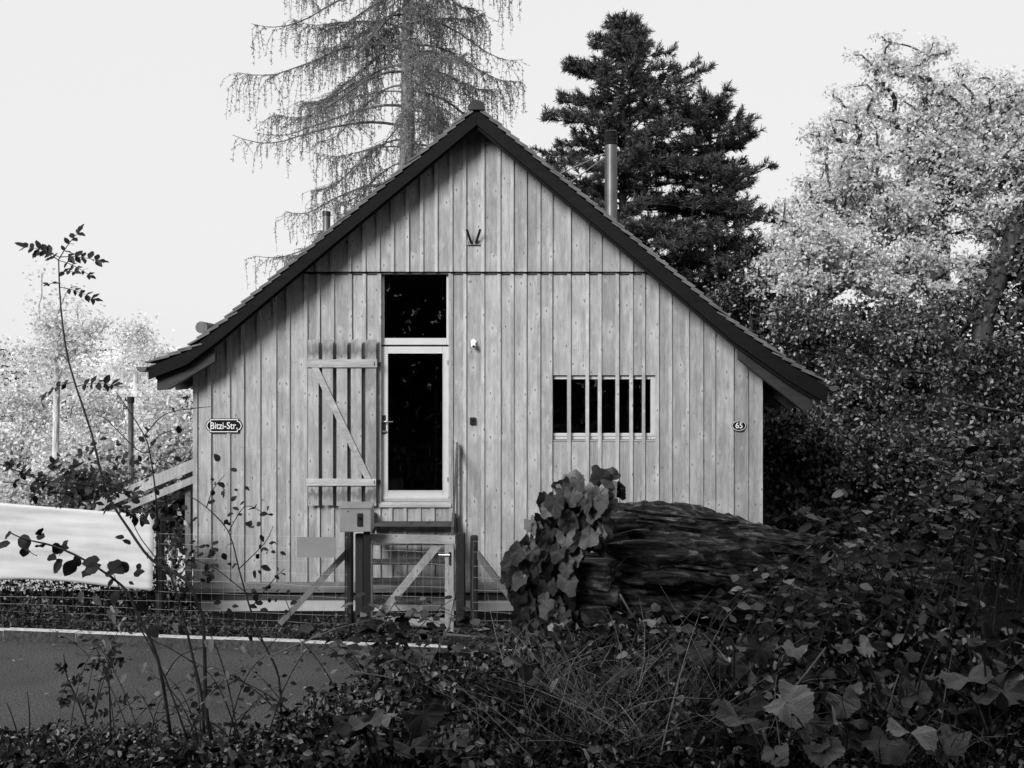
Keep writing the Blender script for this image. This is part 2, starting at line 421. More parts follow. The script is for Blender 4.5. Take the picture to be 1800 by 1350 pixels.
def board(x0, x1, z0, zm, y0, y1, name='board', mat='board'):
    p = underpoly(x0, x1, z0, zm, .15)
    if max(q[1] for q in p) < z0 + .03: return
    p = [(x, max(z, z0)) for x, z in p]
    j = rng.uniform(-.003, .003)
    MB().prism(p, y0 + j, y1).build(name, M[mat], wall)
for i in range(len(BX) - 1):
    a, b = BX[i] + .003, BX[i + 1] - .003
    if BAT[i] == 666:
        sub = [666, 687, 712, 737, 761, 793]
        for k in range(5): board(HX(sub[k]) + .003, HX(sub[k + 1]) - .003, PZ, DZ0 - .01, .0, .03)
    elif 968 <= BAT[i] < 1155:
        board(a, b, PZ, WZ0 - .004, .0, .03); board(a, b, WZ1 + .012, GZ - .03, .0, .03)
    else:
        board(a, b, PZ, GZ - .03, .0, .03)
GB = BAT[7:13] + [691, 717, 742, 767] + BAT[13:29]
GX = sorted(HX(b) for b in GB)
for a, b in zip(GX, GX[1:]): board(a + .003, b - .003, GZ, 99, -.05, -.015)
bw_ = .024
for x, b in zip(BX, BAT):
    xa = x - bw_ + (.02 if b == 340 else 0) - (.02 if b == 1340 else 0)
    ztop = GZ - .03
    if b in (340, 1340): continue
    board(xa + rng.uniform(-.003, .003), x + bw_ + rng.uniform(-.003, .003), PZ + rng.uniform(0, .01), ztop, -.024, -.004, 'batten', 'batten')
for p in (687, 712, 737, 761): board(HX(p) - bw_, HX(p) + bw_, PZ, DZ0 - .01, -.024, -.004, 'batten', 'batten')
for x in GX: board(x - bw_, x + bw_, GZ - .004, 99, -.074, -.054, 'batten', 'batten')
board(HX(340) , HX(340) + .06, PZ, 99, -.024, -.004, 'corner_board', 'batten'); board(HX(1340) - .06, HX(1340), PZ, 99, -.024, -.004, 'corner_board', 'batten')
MB().box(-2.25, 2.35, -.02, .03, GZ - .035, GZ - .012).build('shadow_gap_strip', M['core'], wall)  # dark strip standing for the shade in the gap below the gable boards

# roof
def strip(off0, off1, y0, y1, x0, x1):
    xx = [x0] + [p[0] for p in PROF if x0 < p[0] < x1] + [x1]
    return [(x, roofz(x) - off1) for x in xx] + [(x, roofz(x) - off0) for x in reversed(xx)]
YF, YB = -.42, D1 + .5
EL, ER = PROF[0][0], PROF[-1][0]
rb = MB()
for a, b in zip([q[0] for q in PROF], [q[0] for q in PROF[1:]]):
    rb.prism([(a, roofz(a) - .14), (b, roofz(b) - .14), (b, roofz(b) - .075), (a, roofz(a) - .075)], YF + .02, YB)
roof = rb.build('roof', M['soffit'], house)
def barge(x0, x1, o0, o1, y0, y1, name, mat):
    m = MB(); xx = [x0] + [p[0] for p in PROF if x0 < p[0] < x1] + [x1]
    for a, b in zip(xx, xx[1:]):
        oa, ob = np.interp([a, b], [-4.5, 0, 4.8], [o1[0], o1[1], o1[2]])
        m.prism([(a, roofz(a) - oa), (b, roofz(b) - ob), (b, roofz(b) - o0), (a, roofz(a) - o0)], y0, y1)
    return m.build(name, M[mat], roof)
barge(EL + .02, -.002, .07, (.24, .27, .27), YF - .03, YF + .015, 'barge_board', 'barge')
barge(.002, ER - .02, .07, (.27, .27, .30), YF - .03, YF + .015, 'barge_board', 'barge')
barge(EL + .1, -.002, .2, (.27, .30, .31), YF + .017, YF + .06, 'barge_trim', 'barge')
barge(.002, ER - .1, .2, (.31, .31, .35), YF + .017, YF + .06, 'barge_trim', 'barge')
# tiles along the rake, one by one, and the rest of the field behind them
def courses(sgn):
    pts = [p for p in PROF if p[0] * sgn >= 0]; pts = sorted(pts, key=lambda p: abs(p[0]))
    out = []; ds = .156; acc = .12
    L = [0]
    for a, b in zip(pts, pts[1:]): L.append(L[-1] + math.hypot(b[0] - a[0], b[1] - a[1]))
    while acc < L[-1] + .03:
        s_ = min(acc, L[-1] - 1e-4)
        i = max(k for k in range(len(L) - 1) if L[k] <= s_); t_ = (acc - L[i]) / (L[i + 1] - L[i])
        a, b = pts[i], pts[i + 1]
        out.append((a[0] + (b[0] - a[0]) * t_, a[1] + (b[1] - a[1]) * t_, math.atan2(b[1] - a[1], abs(b[0] - a[0]))))
        acc += ds
    return out
tile_me = {}
fieldV, fieldF = [], []
def tile_poly(x, z, an, sgn, th=.022):
    tilt = an + R(8); ln = min(.34, (abs(x) - .03) / math.cos(an + R(8)))
    c, s_ = math.cos(tilt), math.sin(tilt)
    x1, z1 = x - sgn * c * ln, z - s_ * ln          # upper end, slope falls outward (an negative)
    n = (-s_ * sgn * th, c * th)
    return [(x, z), (x + n[0], z + n[1]), (x1 + n[0], z1 + n[1]), (x1, z1)]
for sgn in (-1, 1):
    for (x, z, an) in courses(sgn):
        for lift in (0, ):
            poly = tile_poly(x, z - .006, an, sgn)
            y = YF - .05
            for k in range(3):
                j = rng.uniform(-.006, .006); jz = rng.uniform(-.004, .005)
                yy0 = y + k * .18 + j * (k == 0)
                MB().prism([(px + j, pz + jz) for px, pz in poly], yy0 + .002, y + (k + 1) * .18 - .002).build('tile', M['tile'], roof)
            m = MB().prism(poly, y + .54, YB); o_ = len(fieldV); fieldV += m.v; fieldF += [tuple(o_ + i for i in f) for f in m.f]
fm = MB(); fm.v = fieldV; fm.f = fieldF; tag(fm.build('tile_field', M['tile'], roof), kind='stuff')
# ridge caps
y = YF - .07; k = 0
while y < YB:
    m = MB(); n = 9; r0 = .105; r1 = .095
    for yy, r in ((y, r0), (y + .42, r1)):
        for i in range(n):
            a = math.pi * i / (n - 1); m.v.append((r * math.cos(a), yy, 7.035 + r * math.sin(a)))
    for i in range(n - 1): m.f.append((i, i + 1, n + i + 1, n + i))
    m.f.append(tuple(range(n - 1, -1, -1))); m.f.append(tuple(range(n, 2 * n)))
    m.build('ridge_tile', M['ridge'], roof)
    if k == 0:
        m = MB().tube([(0, y - .004, 7.04), (0, y + .05, 7.04)], .118, 20); m.v = [(a, b, max(c, 7.025)) for a, b, c in m.v]; m.build('ridge_end_rim', M['ridge'], roof)
    y += .38; k += 1
# rafters under the eaves
for sgn, xe, xi in ((-1, -4.39, -3.6), (1, 4.6, 3.6)):
    for i, yy in enumerate([-.34, .4, 1.1, 1.9, 2.7, 3.5, 4.3, 5.1, 5.9, 6.7, 7.5, 8.3]):
        x0, x1 = sorted((xe, xi)); xm = PROF[1][0] if sgn < 0 else PROF[-2][0]
        dep = .44 if sgn < 0 else .50
        if sgn < 0: poly = [(xe, roofz(xe) - dep + .02), (xe + .14, roofz(xe) - dep + .03), (xi, roofz(xi) - .46), (xi, roofz(xi) - .141), (xm, roofz(xm) - .141), (xe, roofz(xe) - .141)]
        else: poly = [(xi, roofz(xi) - .46), (xe - .1, roofz(xe) - dep - .02), (xe, roofz(xe) - dep + .05), (xe + .02, roofz(xe) - .141), (xm, roofz(xm) - .141), (xi, roofz(xi) - .141)]
        MB().prism(poly, yy, yy + .12).build('rafter', M['soffit'], roof)
# gutters
for x, z in ((EL - .06, 3.535), (ER + .055, 3.27)):
    m = MB(); n = 9; r = .075
    for yy in (YF - .06, YB):
        for rr in (r, r - .006):
            for i in range(n): a = math.pi + math.pi * i / (n - 1); m.v.append((x + rr * math.cos(a), yy, z + rr * math.sin(a)))
    for i in range(n - 1):
        m.f += [(i, i + 1, 2 * n + i + 1, 2 * n + i), (n + i, 3 * n + i, 3 * n + i + 1, n + i + 1), (i, n + i, n + i + 1, i + 1)]
    m.f.append(tuple(range(n)))
    m.build('gutter', M['zinc'], roof)
# snow guard log, flues
p = W(346, 574, 13.35); MB().tube([(p[0], -.46, p[2]), (p[0] + .01, 7.5, p[2])], .082, 14).build('snow_guard_log', M['oldwood'], roof, smooth=False)
for yy in (.1, 2, 4, 6): MB().bar((p[0], yy, p[2]), (p[0] + .3, yy, roofz(p[0] + .3) - .03), .04, .04).build('log_bracket', M['black'], roof)
p = W(1074, 375, 17.2); zb = roofz(p[0]) - .3
fl = MB().tube([(p[0], p[1], zb), (p[0], p[1], W(0, 300, 17.2)[2])], .108, 20).build('flue', M['steel'], house, smooth=False)
MB().tube([(p[0], p[1], W(0, 300, 17.2)[2]), (p[0], p[1], W(0, 256, 17.2)[2])], .106, 20).build('flue_section', M['steel'], fl)
z1 = W(0, 256, 17.2)[2]; zt = W(0, 230, 17.2)[2]
for k in range(4): MB().tube([(p[0], p[1], z1 + k * (zt - z1) / 4), (p[0], p[1], z1 + (k + .62) * (zt - z1) / 4), (p[0], p[1], z1 + (k + 1) * (zt - z1) / 4)], [.1, .118, .09], 20).build('flue_cap_ring', M['black'], fl)
for k, zz_ in ((.55, 270), (.87, 276)): MB().tube([(p[0] - .1, p[1], W(0, zz_, 17.2)[2]), (k, p[1], roofz(k) - .04)], .010, 6).build('flue_stay', M['chrome'], fl)
p = W(574, 400, 16.0)
v = MB().tube([(p[0], p[1], roofz(p[0]) - .3), (p[0], p[1], W(0, 380, 16)[2])], .062, 14).build('vent_pipe', M['steel'], house)
MB().tube([(p[0], p[1], W(0, 380, 16)[2]), (p[0], p[1], W(0, 372, 16)[2])], .068, 14).build('vent_cap', M['black'], v)

# door with transom light
def frame(m, x0, x1, z0, z1, y0, y1, wl, wr, wb, wt):
    m.box(x0, x0 + wl, y0, y1, z0, z1); m.box(x1 - wr, x1, y0, y1, z0, z1)
    m.box(x0 + wl, x1 - wr, y0, y1, z0, z0 + wb); m.box(x0 + wl, x1 - wr, y0, y1, z1 - wt, z1); return m
dz_sill = HZ(881)
tr = frame(MB(), DX0 + .002, DX1 - .002, HZ(606), DZ1 + .03, .04, .11, .05, .05, HZ(594) - HZ(606), .03).build('transom_window', M['paint'], house, bevel=.006)
MB().box(DX0 + .05, DX1 - .05, .085, .091, HZ(594), DZ1).build('glass', M['glass'], tr)
door = frame(MB(), DX0 + .002, DX1 - .002, dz_sill, HZ(609), .035, .1, HX(681) - DX0, DX1 - HX(778), HZ(863) - dz_sill, HZ(609) - HZ(621)).build('door', M['paint'], house, bevel=.006)
MB().box(HX(681), HX(778), .07, .078, HZ(863), HZ(621)).build('glass', M['glass'], door)
frame(MB(), HX(681) - .012, HX(778) + .012, HZ(863) - .012, HZ(621) + .012, .028, .036, .013, .013, .013, .013).build('glazing_bead', M['paint'], door)
MB().box(DX0 + .03, DX1 - .03, .02, .034, dz_sill + .03, dz_sill + .06).build('drip_rail', M['paint'], door)
MB().prismx([(-.05, DZ0), (.1, DZ0), (.1, dz_sill), (-.02, dz_sill - .012), (-.05, DZ0 + .03)], DX0 - .02, DX1 + .02).build('door_sill', M['sill'], house)
MB().box(HX(671.5), HX(677.5), .024, .034, HZ(763), HZ(730)).build('handle_plate', M['black'], door, bevel=.01)
MB().tube([(HX(675), .02, HZ(741)), (HX(675), -.03, HZ(741)), (HX(678), -.035, HZ(741)), (HX(691), -.03, HZ(741.5))], .011, 8).build('handle', M['chrome'], door, smooth=True)
MB().box(HX(671), HX(679), -.0, .02, HZ(760), HZ(757)).build('key_slot', M['chrome'], door)
for z in (HZ(637), HZ(843)): MB().tube([(HX(787), .028, z - .03), (HX(787), .028, z + .03)], .01, 8).build('hinge', M['chrome'], door)
for b in (DX0, DX1): MB().box(b - .018, b + .001 * 0 + .018, -.03, .034, DZ0 + .002, DZ1 - .005).build('jamb', M['batten'], wall)
# room behind
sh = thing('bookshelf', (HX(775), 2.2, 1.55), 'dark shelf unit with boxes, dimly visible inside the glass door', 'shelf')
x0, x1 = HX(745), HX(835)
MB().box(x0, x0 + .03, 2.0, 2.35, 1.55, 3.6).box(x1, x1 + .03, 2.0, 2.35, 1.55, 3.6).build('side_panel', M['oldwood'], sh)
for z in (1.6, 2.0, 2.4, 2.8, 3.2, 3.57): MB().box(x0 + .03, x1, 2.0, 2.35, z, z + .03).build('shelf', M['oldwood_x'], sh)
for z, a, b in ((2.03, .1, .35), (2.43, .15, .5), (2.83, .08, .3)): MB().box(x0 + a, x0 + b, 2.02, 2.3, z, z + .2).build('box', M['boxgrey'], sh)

# barred window: the wall battens run on over the opening
wf = frame(MB(), WX0 + .001, WX1 - .001, WZ0 + .03, WZ1 - .001, .045, .11, .02, .07, .085, .045).build('window', M['paint'], house, bevel=.005)
MB().box(WX0 + .02, WX1 - .07, .075, .081, WZ0 + .115, WZ1 - .046).build('glass', M['glass'], wf)
MB().box(WX0 + .02, WX1 - .03, .03, .044, WZ0 + .075, WZ0 + .105).build('glazing_bead', M['paint'], wf)
MB().prismx([(-.0, WZ0 + .002), (.1, WZ0 + .002), (.1, WZ0 + .03), (-.002, WZ0 + .022)], WX0, WX1).build('window_sill', M['sill'], wf)

# shutter
shut = MB().box(HX(545), HX(662), -.085, -.075, HZ(645), HZ(633)).build('shutter', M['rail'], house)
for a, b in ((544, 562.5), (569, 587.5), (594, 612.5), (619, 637.5), (644.5, 663)):
    j = rng.uniform(-.006, .006, 2)
    MB().box(HX(a), HX(b), -.108, -.084, HZ(887) + j[0], HZ(598) + j[1]).build('plank', M['plank'], shut)
MB().box(HX(542), HX(665), -.135, -.109, HZ(646), HZ(632)).build('rail', M['rail'], shut)
MB().box(HX(542), HX(663), -.135, -.109, HZ(852), HZ(840)).build('rail', M['rail'], shut)
MB().prism([(HX(551), HZ(646.4)), (HX(563), HZ(646.4)), (HX(655), HZ(839.6)), (HX(643), HZ(839.6))], -.133, -.109).build('brace', M['rail'], shut)
for z in (HZ(640), HZ(846)): MB().bar((HX(660), -.138, z), (HX(669), -.03, z), .012, .05).build('hinge', M['black'], shut)
# fixings behind the shutter hold it off the wall
MB().box(HX(550), HX(554), -.084, -.003, HZ(742), HZ(736)).build('spacer', M['black'], shut)

# things fixed to the wall
def text(s_, size, mat, parent, loc, sx=1., off=0.):
    cu = bpy.data.curves.new('lettering', 'FONT'); cu.body = s_; cu.size = size; cu.align_x = 'CENTER'; cu.align_y = 'CENTER'
    cu.extrude = .0015; cu.offset = off * .35
    t = bpy.data.objects.new('lettering_curve', cu); COL.objects.link(t)
    dg = bpy.context.evaluated_depsgraph_get(); me = bpy.data.meshes.new_from_object(t.evaluated_get(dg)); COL.objects.unlink(t); bpy.data.objects.remove(t)
    me.transform(Matrix.Rotation(R(90), 4, 'X') @ Matrix.Diagonal((sx, 1, 1, 1)))
    me.materials.clear(); me.materials.append(mat)
    o = link(bpy.data.objects.new('lettering', me), parent); o.location = loc; return o
def notched(cx, cz, w_, h_, r):
    pts = []
    for sx, sz in ((1, 1), (-1, 1), (-1, -1), (1, -1)):
        q = []
        for k in range(5):
            a = math.pi / 2 * k / 4
            q.append((cx + sx * (w_ - r * math.cos(a)), cz + sz * (h_ - r * math.sin(a))))
        pts += q if (sx * sz > 0) else q[::-1]
    return pts
def plate_poly(cx, cz, w_, h_):       # round-ended plate with stepped shoulders
    pts = []
    s_ = .055
    prof = [(w_ - s_, h_), (w_ - s_, h_ * .72), (w_ - s_ * .45, h_ * .62), (w_ - .008, h_ * .3), (w_, 0)]
    for x, z in prof: pts.append((cx + x, cz + z))
    for x, z in reversed(prof[:-1]): pts.append((cx + x, cz - z))
    for x, z in prof: pts.append((cx - x, cz - z))
    for x, z in reversed(prof[:-1]): pts.append((cx - x, cz + z))
    return pts[::-1]
sx, sz = HX(395), HZ(748)
sg = thing('street_sign', (sx, -.03, sz), 'dark enamel street name sign lettered Bitzi-Str. on the boarding', 'sign')
MB().prism(plate_poly(sx, sz, .258, .1), -.036, -.026).build('plate', M['enamel'], sg)
MB().prism(plate_poly(sx, sz, .247, .09), -.0375, -.0355).build('border', M['white'], sg)
MB().prism(plate_poly(sx, sz, .236, .079), -.039, -.0365).build('field', M['enamel'], sg)
text('Bitzi-Str.', .135, M['white'], sg, (0, -.0115, -.004), .83, .0028)
nx_, nz_ = HX(1298), HZ(748)
ng = thing('house_number_sign', (nx_, -.03, nz_), 'small oval dark house number plate reading 65', 'sign')
def oval(a, b, n=24): return [(nx_ + a * math.cos(2 * math.pi * k / n), nz_ + b * math.sin(2 * math.pi * k / n)) for k in range(n)][::-1]
MB().prism(oval(.105, .078), -.036, -.026).build('plate', M['enamel'], ng)
MB().prism(oval(.098, .071), -.0375, -.0355).build('border', M['white'], ng)
MB().prism(oval(.09, .063), -.039, -.0365).build('field', M['enamel'], ng)
text('65', .115, M['white'], ng, (0, -.0115, 0), .92, .0045)
bx, bz = HX(831), HZ(740)
db = thing('doorbell', (bx, -.01, bz), 'small black doorbell box on the boards right of the door', 'doorbell')
MB().box(bx - .042, bx + .042, -.04, .0, bz - .052, bz + .052).build('housing', M['black'], db, bevel=.01)
MB().tube([(bx, -.04, bz + .01), (bx, -.048, bz + .01)], .02, 12).build('button', M['enamel'], db)
lx, lz = HX(832.5), HZ(605)
cm = thing('security_camera', (lx, -.01, lz), 'small white round lamp fitting on the boards beside the transom', 'lamp')
MB().tube([(lx, .0, lz + .03), (lx, -.035, lz + .03)], .04, 16).build('base', M['white'], cm, smooth=False)
MB().tube([(lx, -.034, lz + .02), (lx, -.07, lz + .0), (lx + .004, -.09, lz - .035), (lx + .004, -.09, lz - .05)], [.022, .034, .036, .028], 14).build('head', M['white'], cm, smooth=True)
MB().tube([(lx + .004, -.105, lz - .03), (lx + .004, -.128, lz - .038)], .018, 12).build('lens', M['black'], cm)
vx, vz = HX(833.5), HZ(420)
vb = thing('iron_bracket', (vx, -.09, vz), 'black V shaped iron tool hooks on a small plate high on the gable', 'bracket')
MB().box(HX(821), HX(846), -.082, -.072, HZ(431.5), HZ(424)).build('plate', M['boxgrey'], vb)
MB().bar((HX(829), -.095, HZ(429)), (HX(821.5), -.20, HZ(407)), .028, .02).build('arm', M['black'], vb)
MB().bar((HX(837), -.095, HZ(429)), (HX(845), -.20, HZ(407)), .028, .02).build('arm', M['black'], vb)
for k in (824, 842): MB().tube([(HX(k), -.08, HZ(428)), (HX(k), -.088, HZ(428))], .008, 8).build('screw', M['black'], vb)

# ------------------------------------------------------------------ stairs, gate, fence, letterbox
st = thing('wooden_stairs', (HX(728), -.6, .1), 'steep weathered wooden stairs up to the glass door', 'stairs')
sxa, sxb = HX(657), HX(799)
for k in range(6):
    z = 1.38 - .227 * k; yy = -.15 - .2 * k
    MB().box(sxa + .03, sxb - .03, yy - .13, yy + .1, z - .045, z + rng.uniform(-.004, .004)).build('tread', M['tread'], st)
for x in (sxa, sxb - .028): MB().prismx([(-.02, 1.28), (-.02, 1.5), (-.14, 1.5), (-1.38, .3), (-1.38, .08), (-1.2, .08)], x, x + .028).build('stringer', M['tread'], st)
hx = HX(804)
hr = MB().bar((hx, -.06, 2.47), (hx + .01, -1.25, 1.45), .026, .045).build('handrail', M['tread'], st)
MB().box(hx - .012, hx + .012, -.1, -.06, .7, 2.46).build('rail_post', M['tread'], st)
MB().box(hx - .01, hx + .02, -1.25, -1.2, .1, 1.45).build('rail_post', M['tread'], st)

FA = kang
def yf(x): return yk(x) + .5
gx0 = CX + (640 - 900) * 12.56 / F
gate = thing('garden_gate', (gx0, yf(gx0), .2), 'low weathered wooden gate with wire netting and diagonal brace', 'gate', rz=FA)
GW, GH = 1.17, 1.2
MB().box(0, GW, -.03, .02, GH - .105, GH).build('top_rail', M['gatewood_x'], gate, local=True)
MB().box(0, .10, -.028, .018, .0, GH - .107).build('stile', M['gatewood'], gate, local=True)
MB().box(GW - .13, GW - .02, -.028, .018, .0, GH - .107).build('stile', M['gatewood'], gate, local=True)
MB().box(.102, GW - .132, -.026, .016, .06, .16).build('bottom_rail', M['gatewood_x'], gate, local=True)
MB().prism([(.12, .162), (.25, .162), (GW - .15, GH - .108), (GW - .28, GH - .108)], .019, .04).build('brace', M['gatewood'], gate, local=True)
def netting(m, x0, x1, zs, y=-.036, sp=.105, seed=1):
    r_ = np.random.default_rng(seed)
    xs_ = np.arange(x0, x1 + .001, sp)
    for z in zs:
        m.tube([(x, y, z + r_.normal() * .006) for x in np.linspace(x0, x1, max(4, int((x1 - x0) / .4)))], .0016, 4, False)
    for x in xs_: 
        j = r_.normal() * .008; m.tube([(x, y - .003, zs[0]), (x + j, y - .003, (zs[0] + zs[-1]) / 2), (x, y - .003, zs[-1])], .0012, 3, False)
    return m
tag(netting(MB(), .03, GW - .05, [.05, .13, .22, .32, .43, .55, .68, .84, .99, 1.1]).build('wire_netting', M['wire'], gate, local=True), kind='stuff')
MB().box(GW - .075, GW - .055, -.05, -.028, .84, 1.0).build('latch_plate', M['black'], gate, local=True)
MB().tube([(GW - .06, -.06, .965), (GW - .2, -.065, .965)], .012, 8).build('latch_lever', M['chrome'], gate, local=True)
def fpost(px, py, d, name, label, wdt=.1, rnd=False, zb=-.1):
    p = W(px, py, d); x, y, z = p
    t = thing(name, (x, y, 0), label, 'post', rz=FA)
    m = MB().box(-wdt / 2, wdt / 2, -.05, .05, zb, z).build('shaft', M['post'], t, local=True, bevel=.03 if rnd else .006)
    return t, x, y, z
fpost(633, 938, 12.5, 'gate_post', 'dark square gate post carrying the grey letterbox', .1)
fpost(810, 937, 12.5, 'gate_post', 'dark square gate post beside the gate latch', .105)
# letterbox
lb = thing('letterbox', W(626, 935, 12.35), 'grey sheet metal letterbox with a black lock slot on the gate post', 'letterbox')
a = W(597, 935, 12.25); b = W(652, 893, 12.25); t_ = W(0, 887, 12.6)[2]
MB().prismx([(a[1], a[2]), (a[1] + .3, a[2]), (a[1] + .3, t_ + .03), (a[1], b[2])], a[0], b[0]).build('body', M['boxgrey'], lb, bevel=.008)
MB().prismx([(a[1] - .015, b[2] - .004), (a[1] - .015, b[2] + .006), (a[1] + .31, t_ + .043), (a[1] + .31, t_ + .033)], a[0] - .008, b[0] + .008).build('lid', M['boxgrey'], lb)
q0 = W(628, 925, 12.25); q1 = W(637.5, 902, 12.25)
MB().box(q0[0], q1[0], a[1] - .02, a[1] + .0, q0[2], q1[2]).build('lock', M['black'], lb, bevel=.006)
MB().tube([((q0[0] + q1[0]) / 2, a[1] - .02, q0[2] + .1), ((q0[0] + q1[0]) / 2, a[1] - .035, q0[2] + .1)], .02, 10).build('lock_knob', M['enamel'], lb)
MB().box(W(640, 0, 12.4)[0], W(651, 0, 12.4)[0], a[1] + .1, a[1] + .16, .0, a[2]).build('support', M['black'], lb)
MB().tube([(W(612, 0, 12.25)[0], a[1] - .004, W(0, 899, 12.25)[2]), (W(612, 0, 12.25)[0], a[1] + .003, W(0, 899, 12.25)[2])], .008, 8).build('rivet', M['black'], lb)
pl = thing('blank_plate', W(556, 962, 12.45), 'plain grey rectangular plate wired to the fence', 'plate')
a = W(522, 980, 12.45); b = W(590, 944, 12.45)
MB().box(a[0], b[0], a[1], a[1] + .006, a[2], b[2]).build('sheet', M['boxgrey'], pl)
for x in (a[0] + .02, b[0] - .02): MB().tube([(x, a[1] - .004, b[2] - .02), (x, a[1] + .03, b[2] - .02)], .006, 6).build('tie', M['wire'], pl)
# fence spans
def span(x0, x1, label, posts, struts, seed):
    t = thing('wire_fence', (x0, yf(x0), .1), label, 'fence', rz=FA)
    L = (x1 - x0) / math.cos(FA)
    tag(netting(MB(), 0, L, [.06, .15, .25, .36, .48, .62, .77, .93, 1.1, 1.24], .0, .15, seed).build('wire_netting', M['wire'], t, local=True), kind='stuff')
    for u, h, wd in posts: MB().box(u - wd / 2, u + wd / 2, .008, .10, -.3, h).build('post', M['post'], t, local=True, bevel=.02)
    for (u0, z0, u1, z1) in struts: MB().bar((u0, .05, z0), (u1, .0, z1), .05, .075).build('strut', M['oldwood'], t, local=True)
    return t
xa = CX + (607 - 900) * 12.5 / F
Lf = (xa + 9.5) / math.cos(FA)
span(-9.5, xa, 'wire netting fence left of the gate, below the white tarpaulin', [(Lf, 1.32, .1), (5.4, 1.5, .09), (.1, 1.75, .09)], [(Lf - .02, 1.05, Lf - .9, .12)], 3)
xd = CX + (832 - 900) * 12.45 / F
span(xd, 3.2, 'wire netting fence running from the gate behind the fallen log', [(0, 1.3, .09), (2.9, 1.3, .09)], [(.03, 1.08, .75, .2)], 4)
# tarpaulin
V, Fq = [], []; nu, nv = 70, 26
for i in range(nu + 1):
    u = i / nu; x = -9.4 + u * 5.2
    for j in range(nv + 1):
        v_ = j / nv
        zt = 1.80 - .06 * math.sin(math.pi * u) - .22 * max(0, (u - .5) / .5) ** 1.3; zb = .70 - .05 * u + .03 * math.sin(u * 11)
        z = zb + (zt - zb) * v_
        rip = .010 * math.sin(z * 22 + 3 * math.sin(u * 5)) * (.4 + .6 * math.sin(math.pi * u)) + .006 * math.sin(z * 47 + u * 13) + .06 * math.sin(u * 9 + z * 3)
        V.append((x, yf(x) - .06 + rip * .6 - .10 * max(0, v_ - .86) , z))
for i in range(nu):
    for j in range(nv): q = i * (nv + 1) + j; Fq.append((q, q + nv + 1, q + nv + 2, q + 1))
tp = obj_np('tarpaulin', V, Fq, M['tarp'], smooth=True)
sm_ = tp.modifiers.new('thickness', 'SOLIDIFY'); sm_.thickness = .004
tag(tp, 'white rippled tarpaulin hung along the wire fence', 'tarpaulin')
# sloping wooden railing behind the house corner
rl = thing('wooden_railing', W(300, 900, 14.6), 'pale sloping wooden railing boards beside the house corner', 'railing')
for dy_, h in ((0, .16), (26, .10)): MB().bar(W(165, 890 + dy_, 14.6), W(352, 812 + dy_, 14.6), .05, h).build('rail', M['batten'], rl)
for px in (200, 330):
    p = W(px, 892 - (px - 165) * .417, 14.7); MB().box(p[0] - .04, p[0] + .04, p[1], p[1] + .08, .0, p[2] + .05).build('post', M['oldwood'], rl)
p = W(230, 708, 16.5)
gp = thing('garden_pole', (p[0], p[1], .1), 'dark slim pole with a cap among the pale bushes', 'pole')
MB().tube([(p[0], p[1], .0), (p[0], p[1], p[2])], .045, 10).build('shaft', M['bark_mid'], gp); MB().tube([(p[0], p[1], p[2]), (p[0], p[1], p[2] + .1)], .06, 10).build('cap', M['black'], gp)

# ------------------------------------------------------------------ trees
def seg_tubes(A, B, ra, rb, n=5):
    """many separate tapered limbs at once"""
    A = np.asarray(A); B = np.asarray(B); d = unit(B - A)
    ref = np.where(np.abs(d[:, 2:3]) > .9, np.array([[1., 0, 0]]), np.array([[0, 0, 1.]]))
    a = unit(np.cross(d, ref)); c = np.cross(d, a)
    an = np.arange(n) * 2 * math.pi / n
    ring = a[:, None] * np.cos(an)[None, :, None] + c[:, None] * np.sin(an)[None, :, None]
    V = np.concatenate([A[:, None] + ring * np.asarray(ra)[:, None, None], B[:, None] + ring * np.asarray(rb)[:, None, None]], 1)
    k = np.arange(n); f = np.stack([k, (k + 1) % n, (k + 1) % n + n, k + n], -1)
    Fq = (np.arange(len(A))[:, None, None] * 2 * n + f[None]).reshape(-1, 4)
    return V.reshape(-1, 3), Fq
def ell_points(blobs, n):
    vol = np.array([b[3] * b[4] * b[5] for b in blobs]); c = rng.choice(len(blobs), n, p=vol / vol.sum())
    B = np.array(blobs)[c]; u = unit(rng.normal(size=(n, 3))) * (rng.random((n, 1)) ** .45)
    P = B[:, :3] + u * B[:, 3:6]
    k = max(1, n // 6); par = rng.integers(0, k, n)          # gather the clusters into boughs
    off = P - P[par]; far = np.linalg.norm(off, axis=1, keepdims=True)
    return np.where(np.arange(n)[:, None] < k, P, P[par] + unit(off) * np.minimum(far, rng.uniform(.2, .85, (n, 1))))
def colonise(stem, targets, r_tip, power=.37):
    """connect every target to the nearest limb; returns limb segments and radii"""
    P = [np.array(s) for s in stem]; par = [i - 1 for i in range(len(stem))]
    top = P[-1]; order = np.argsort([np.linalg.norm(t - top) * .6 + abs(t[2] - P[0][2]) * .15 for t in targets])
    for i in order:
        t = targets[i]; A = np.array(P); dv = t - A; dist = np.linalg.norm(dv, axis=1)
        cost = dist + np.maximum(0, A[:, 2] - t[2] + .2 * dist) * .9; cost[0] += 3
        j = int(np.argmin(cost)); dd = dist[j]
        m = A[j] + (t - A[j]) * .5 + rng.normal(size=3) * dd * .10 + np.array((0, 0, .06 * dd))
        P.append(m); par.append(j); P.append(t); par.append(len(P) - 2)
    P = np.array(P); par = np.array(par); cnt = np.ones(len(P))
    for i in range(len(P) - 1, 0, -1):
        cnt[par[i]] += cnt[i]
    r = r_tip * cnt ** power
    idx = np.arange(1, len(P)); return P[par[idx]], P[idx], np.minimum(r[par[idx]], r[idx] * 1.5), r[idx]
